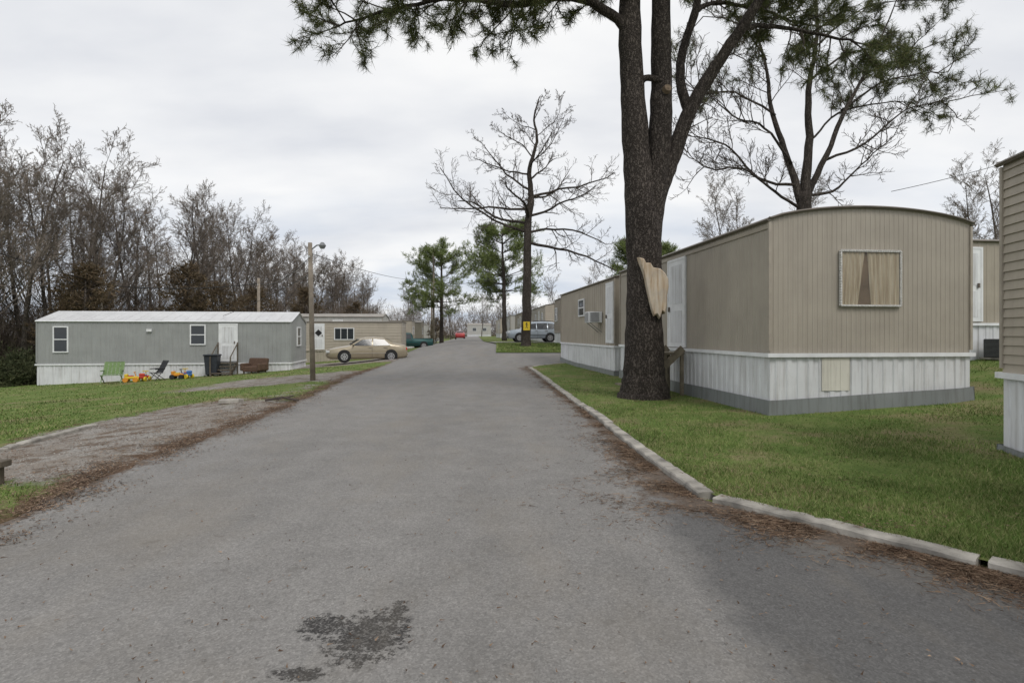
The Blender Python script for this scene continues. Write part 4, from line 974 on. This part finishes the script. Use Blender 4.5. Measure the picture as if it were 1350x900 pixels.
U=(X+24.8)*math.cos(Ag)+(Y-29.7)*math.sin(Ag); Vv=-(X+24.8)*math.sin(Ag)+(Y-29.7)*math.cos(Ag); ok&=~((U>-.05)&(U<12.75)&(Vv>-.1)&(Vv<3.6))
blades('grass',X[ok],Y[ok],-.022,.02,.06,.004,'green grass with bare patches on the sloping lawn')
n=14000; Y=35.8+10*rng.random(n); X=RR(Y)+.1+7*rng.random(n); blades('grass',X,Y,.05,.04,.09,.003,'grass island around the bare tree')
def litter(name,X,Y,dz,ln,w,label,mat='litter'):
    n=len(X); Z=H(X,Y)+dz+rng.random(n)*.012; a=rng.uniform(0,6.283,n); L=ln*rng.uniform(.5,1.3,n); W=w*np.maximum(1,np.hypot(X,Y)/7)
    C=np.c_[X,Y,Z]; D=np.c_[np.cos(a)*L,np.sin(a)*L,rng.uniform(-.004,.012,n)]; Q=np.c_[-np.sin(a)*W,np.cos(a)*W,rng.uniform(-.003,.003,n)]
    o=tri_obj(name,np.stack([C-Q,C+Q,C+D],1),M[mat]); tag(o,label,'leaf litter','stuff')
n=38000; Y=2.6/(1-rng.random(n)*(1-2.6/28)); wd=np.interp(Y,[0,3,4,5.2,6.5,9,12,22,28],[.25,.3,.45,.8,.5,.35,.25,.3,.7]); X=KR(Y)-.03-rng.exponential(1,n)*wd*.5
cl=rng.random(n)<np.clip(.5+.9*np.sin(X*5+3*np.sin(Y*2.3))*np.sin(Y*3.1),0.05,1)
litter('leaf_litter',X[cl],Y[cl],.006,.085,.0021,'brown pine needles drifted along the kerb')
n=22000; Y=3.5/(1-rng.random(n)*(1-3.5/26)); X=RL(Y)+rng.normal(size=n)*.28-.14
cl=rng.random(n)<np.clip(.55+.7*np.sin(Y*3.3+2*np.sin(X*4)),.15,1)
litter('leaf_litter',X[cl],Y[cl],.004,.04,.006,'brown dead leaves along the crumbling road edge')
n=9000; Y=5.8+9*rng.random(n); X=-9+4.5*rng.random(n); ok=(X<RL(Y))&(rng.random(n)<np.clip(.3+.8*patchy(X*1.3,Y),.05,1)); litter('leaf_litter',X[ok],Y[ok],-.015,.045,.005,'scattered dead leaves and needles on the parking pad')
n=3500; Y=4.5+22*rng.random(n)**1.5; X=KR(Y)+.1+rng.exponential(1,n)*1.6; ok=(X<4.6); litter('leaf_litter',X[ok],Y[ok],.06,.06,.003,'fallen pine needles and leaves on the lawn')
n=900; Y=2.4/(1-rng.random(n)*(1-2.4/20)); X=RL(Y)+(mainR(5)-RL(Y))*rng.random(n); litter('leaf_litter',X,Y,.004,.03,.005,'few scattered dead leaves on the asphalt')
n=2600; Y=5.9+8*rng.random(n); X=-8.8+4.4*rng.random(n); ok=(gravelf(X,Y)>.5)&(X<RL(Y)-.1); X=X[ok];Y=Y[ok]; n=len(X)
C=np.c_[X,Y,H(X,Y)-.02]; r=rng.uniform(.006,.015,n)[:,None]
a=rng.uniform(0,6.283,n); p=[C+r*np.c_[np.cos(a+k*2.094),np.sin(a+k*2.094),0*a] for k in range(3)]; t=C+r*np.array([0,0,.9])
tr=np.concatenate([np.stack([p[k],p[(k+1)%3],t],1) for k in range(3)])
M['stone']=leafmat('gravel_stones',(.16,.15,.135),(.26,.245,.22),(.40,.38,.35),ns=1)
o=tri_obj('gravel',tr,M['stone']); tag(o,'loose pale gravel stones on the parking pad','gravel','stuff')

# ---------------------------------------------------------------- sky, sun, camera
w=bpy.data.worlds.new('World'); S.world=w; w.use_nodes=True; nt=w.node_tree; nt.nodes.clear()
out=N(nt,'ShaderNodeOutputWorld'); sky=N(nt,'ShaderNodeTexSky'); sky.sky_type='NISHITA'; sky.sun_disc=False
el,az=math.radians(50),math.radians(145)
sky.sun_elevation=el; sky.sun_rotation=az
b1=N(nt,'ShaderNodeBackground'); b1.inputs['Strength'].default_value=.08; nt.links.new(sky.outputs[0],b1.inputs[0])
tc=N(nt,'ShaderNodeTexCoord').outputs['Generated']
sep=N(nt,'ShaderNodeSeparateXYZ'); nt.links.new(tc,sep.inputs[0])
zz=math_(nt,'ADD',math_(nt,'MAXIMUM',sep.outputs[2],0.0),.22)
cb=N(nt,'ShaderNodeCombineXYZ'); nt.links.new(math_(nt,'DIVIDE',sep.outputs[0],zz),cb.inputs[0]); nt.links.new(math_(nt,'DIVIDE',sep.outputs[1],zz),cb.inputs[1])
f=noise(nt,stretch(nt,cb.outputs[0],(.7,1.2,1)),1.1,6,.5)
cc=ramp(nt,f,[(.36,(.76,.78,.825)),(.48,(.90,.91,.93)),(.58,(1.0,1.0,1.0))])
hz=ramp(nt,sep.outputs[2],[(0.0,1),(.32,0)])
f2=noise(nt,stretch(nt,cb.outputs[0],(.5,.9,1)),1.3,5,.55)
bl=mix(nt,math_(nt,'MULTIPLY',hz,ramp(nt,f2,[(.43,0),(.58,.8)])),cc,(.57,.66,.80))
b2=N(nt,'ShaderNodeBackground'); b2.inputs['Strength'].default_value=1.0; nt.links.new(bl,b2.inputs[0])
mx=N(nt,'ShaderNodeMixShader'); mx.inputs[0].default_value=.95; nt.links.new(b1.outputs[0],mx.inputs[1]); nt.links.new(b2.outputs[0],mx.inputs[2]); nt.links.new(mx.outputs[0],out.inputs[0])
sl=bpy.data.lights.new('sun','SUN'); sl.energy=1.4; sl.angle=math.radians(18); sl.color=(1,.96,.91)
so=bpy.data.objects.new('sun',sl); COL.objects.link(so)
dv=Vector((math.sin(az)*math.cos(el),math.cos(az)*math.cos(el),math.sin(el))); so.rotation_euler=dv.to_track_quat('Z','Y').to_euler()
cd=bpy.data.cameras.new('camera'); cam=bpy.data.objects.new('camera',cd); COL.objects.link(cam); S.camera=cam
cam.location=(0,0,1.6); cam.rotation_euler=(math.radians(90),0,0); cd.sensor_width=36; cd.lens=20; cd.shift_y=-10/1350; cd.clip_end=3000; cd.clip_start=.05
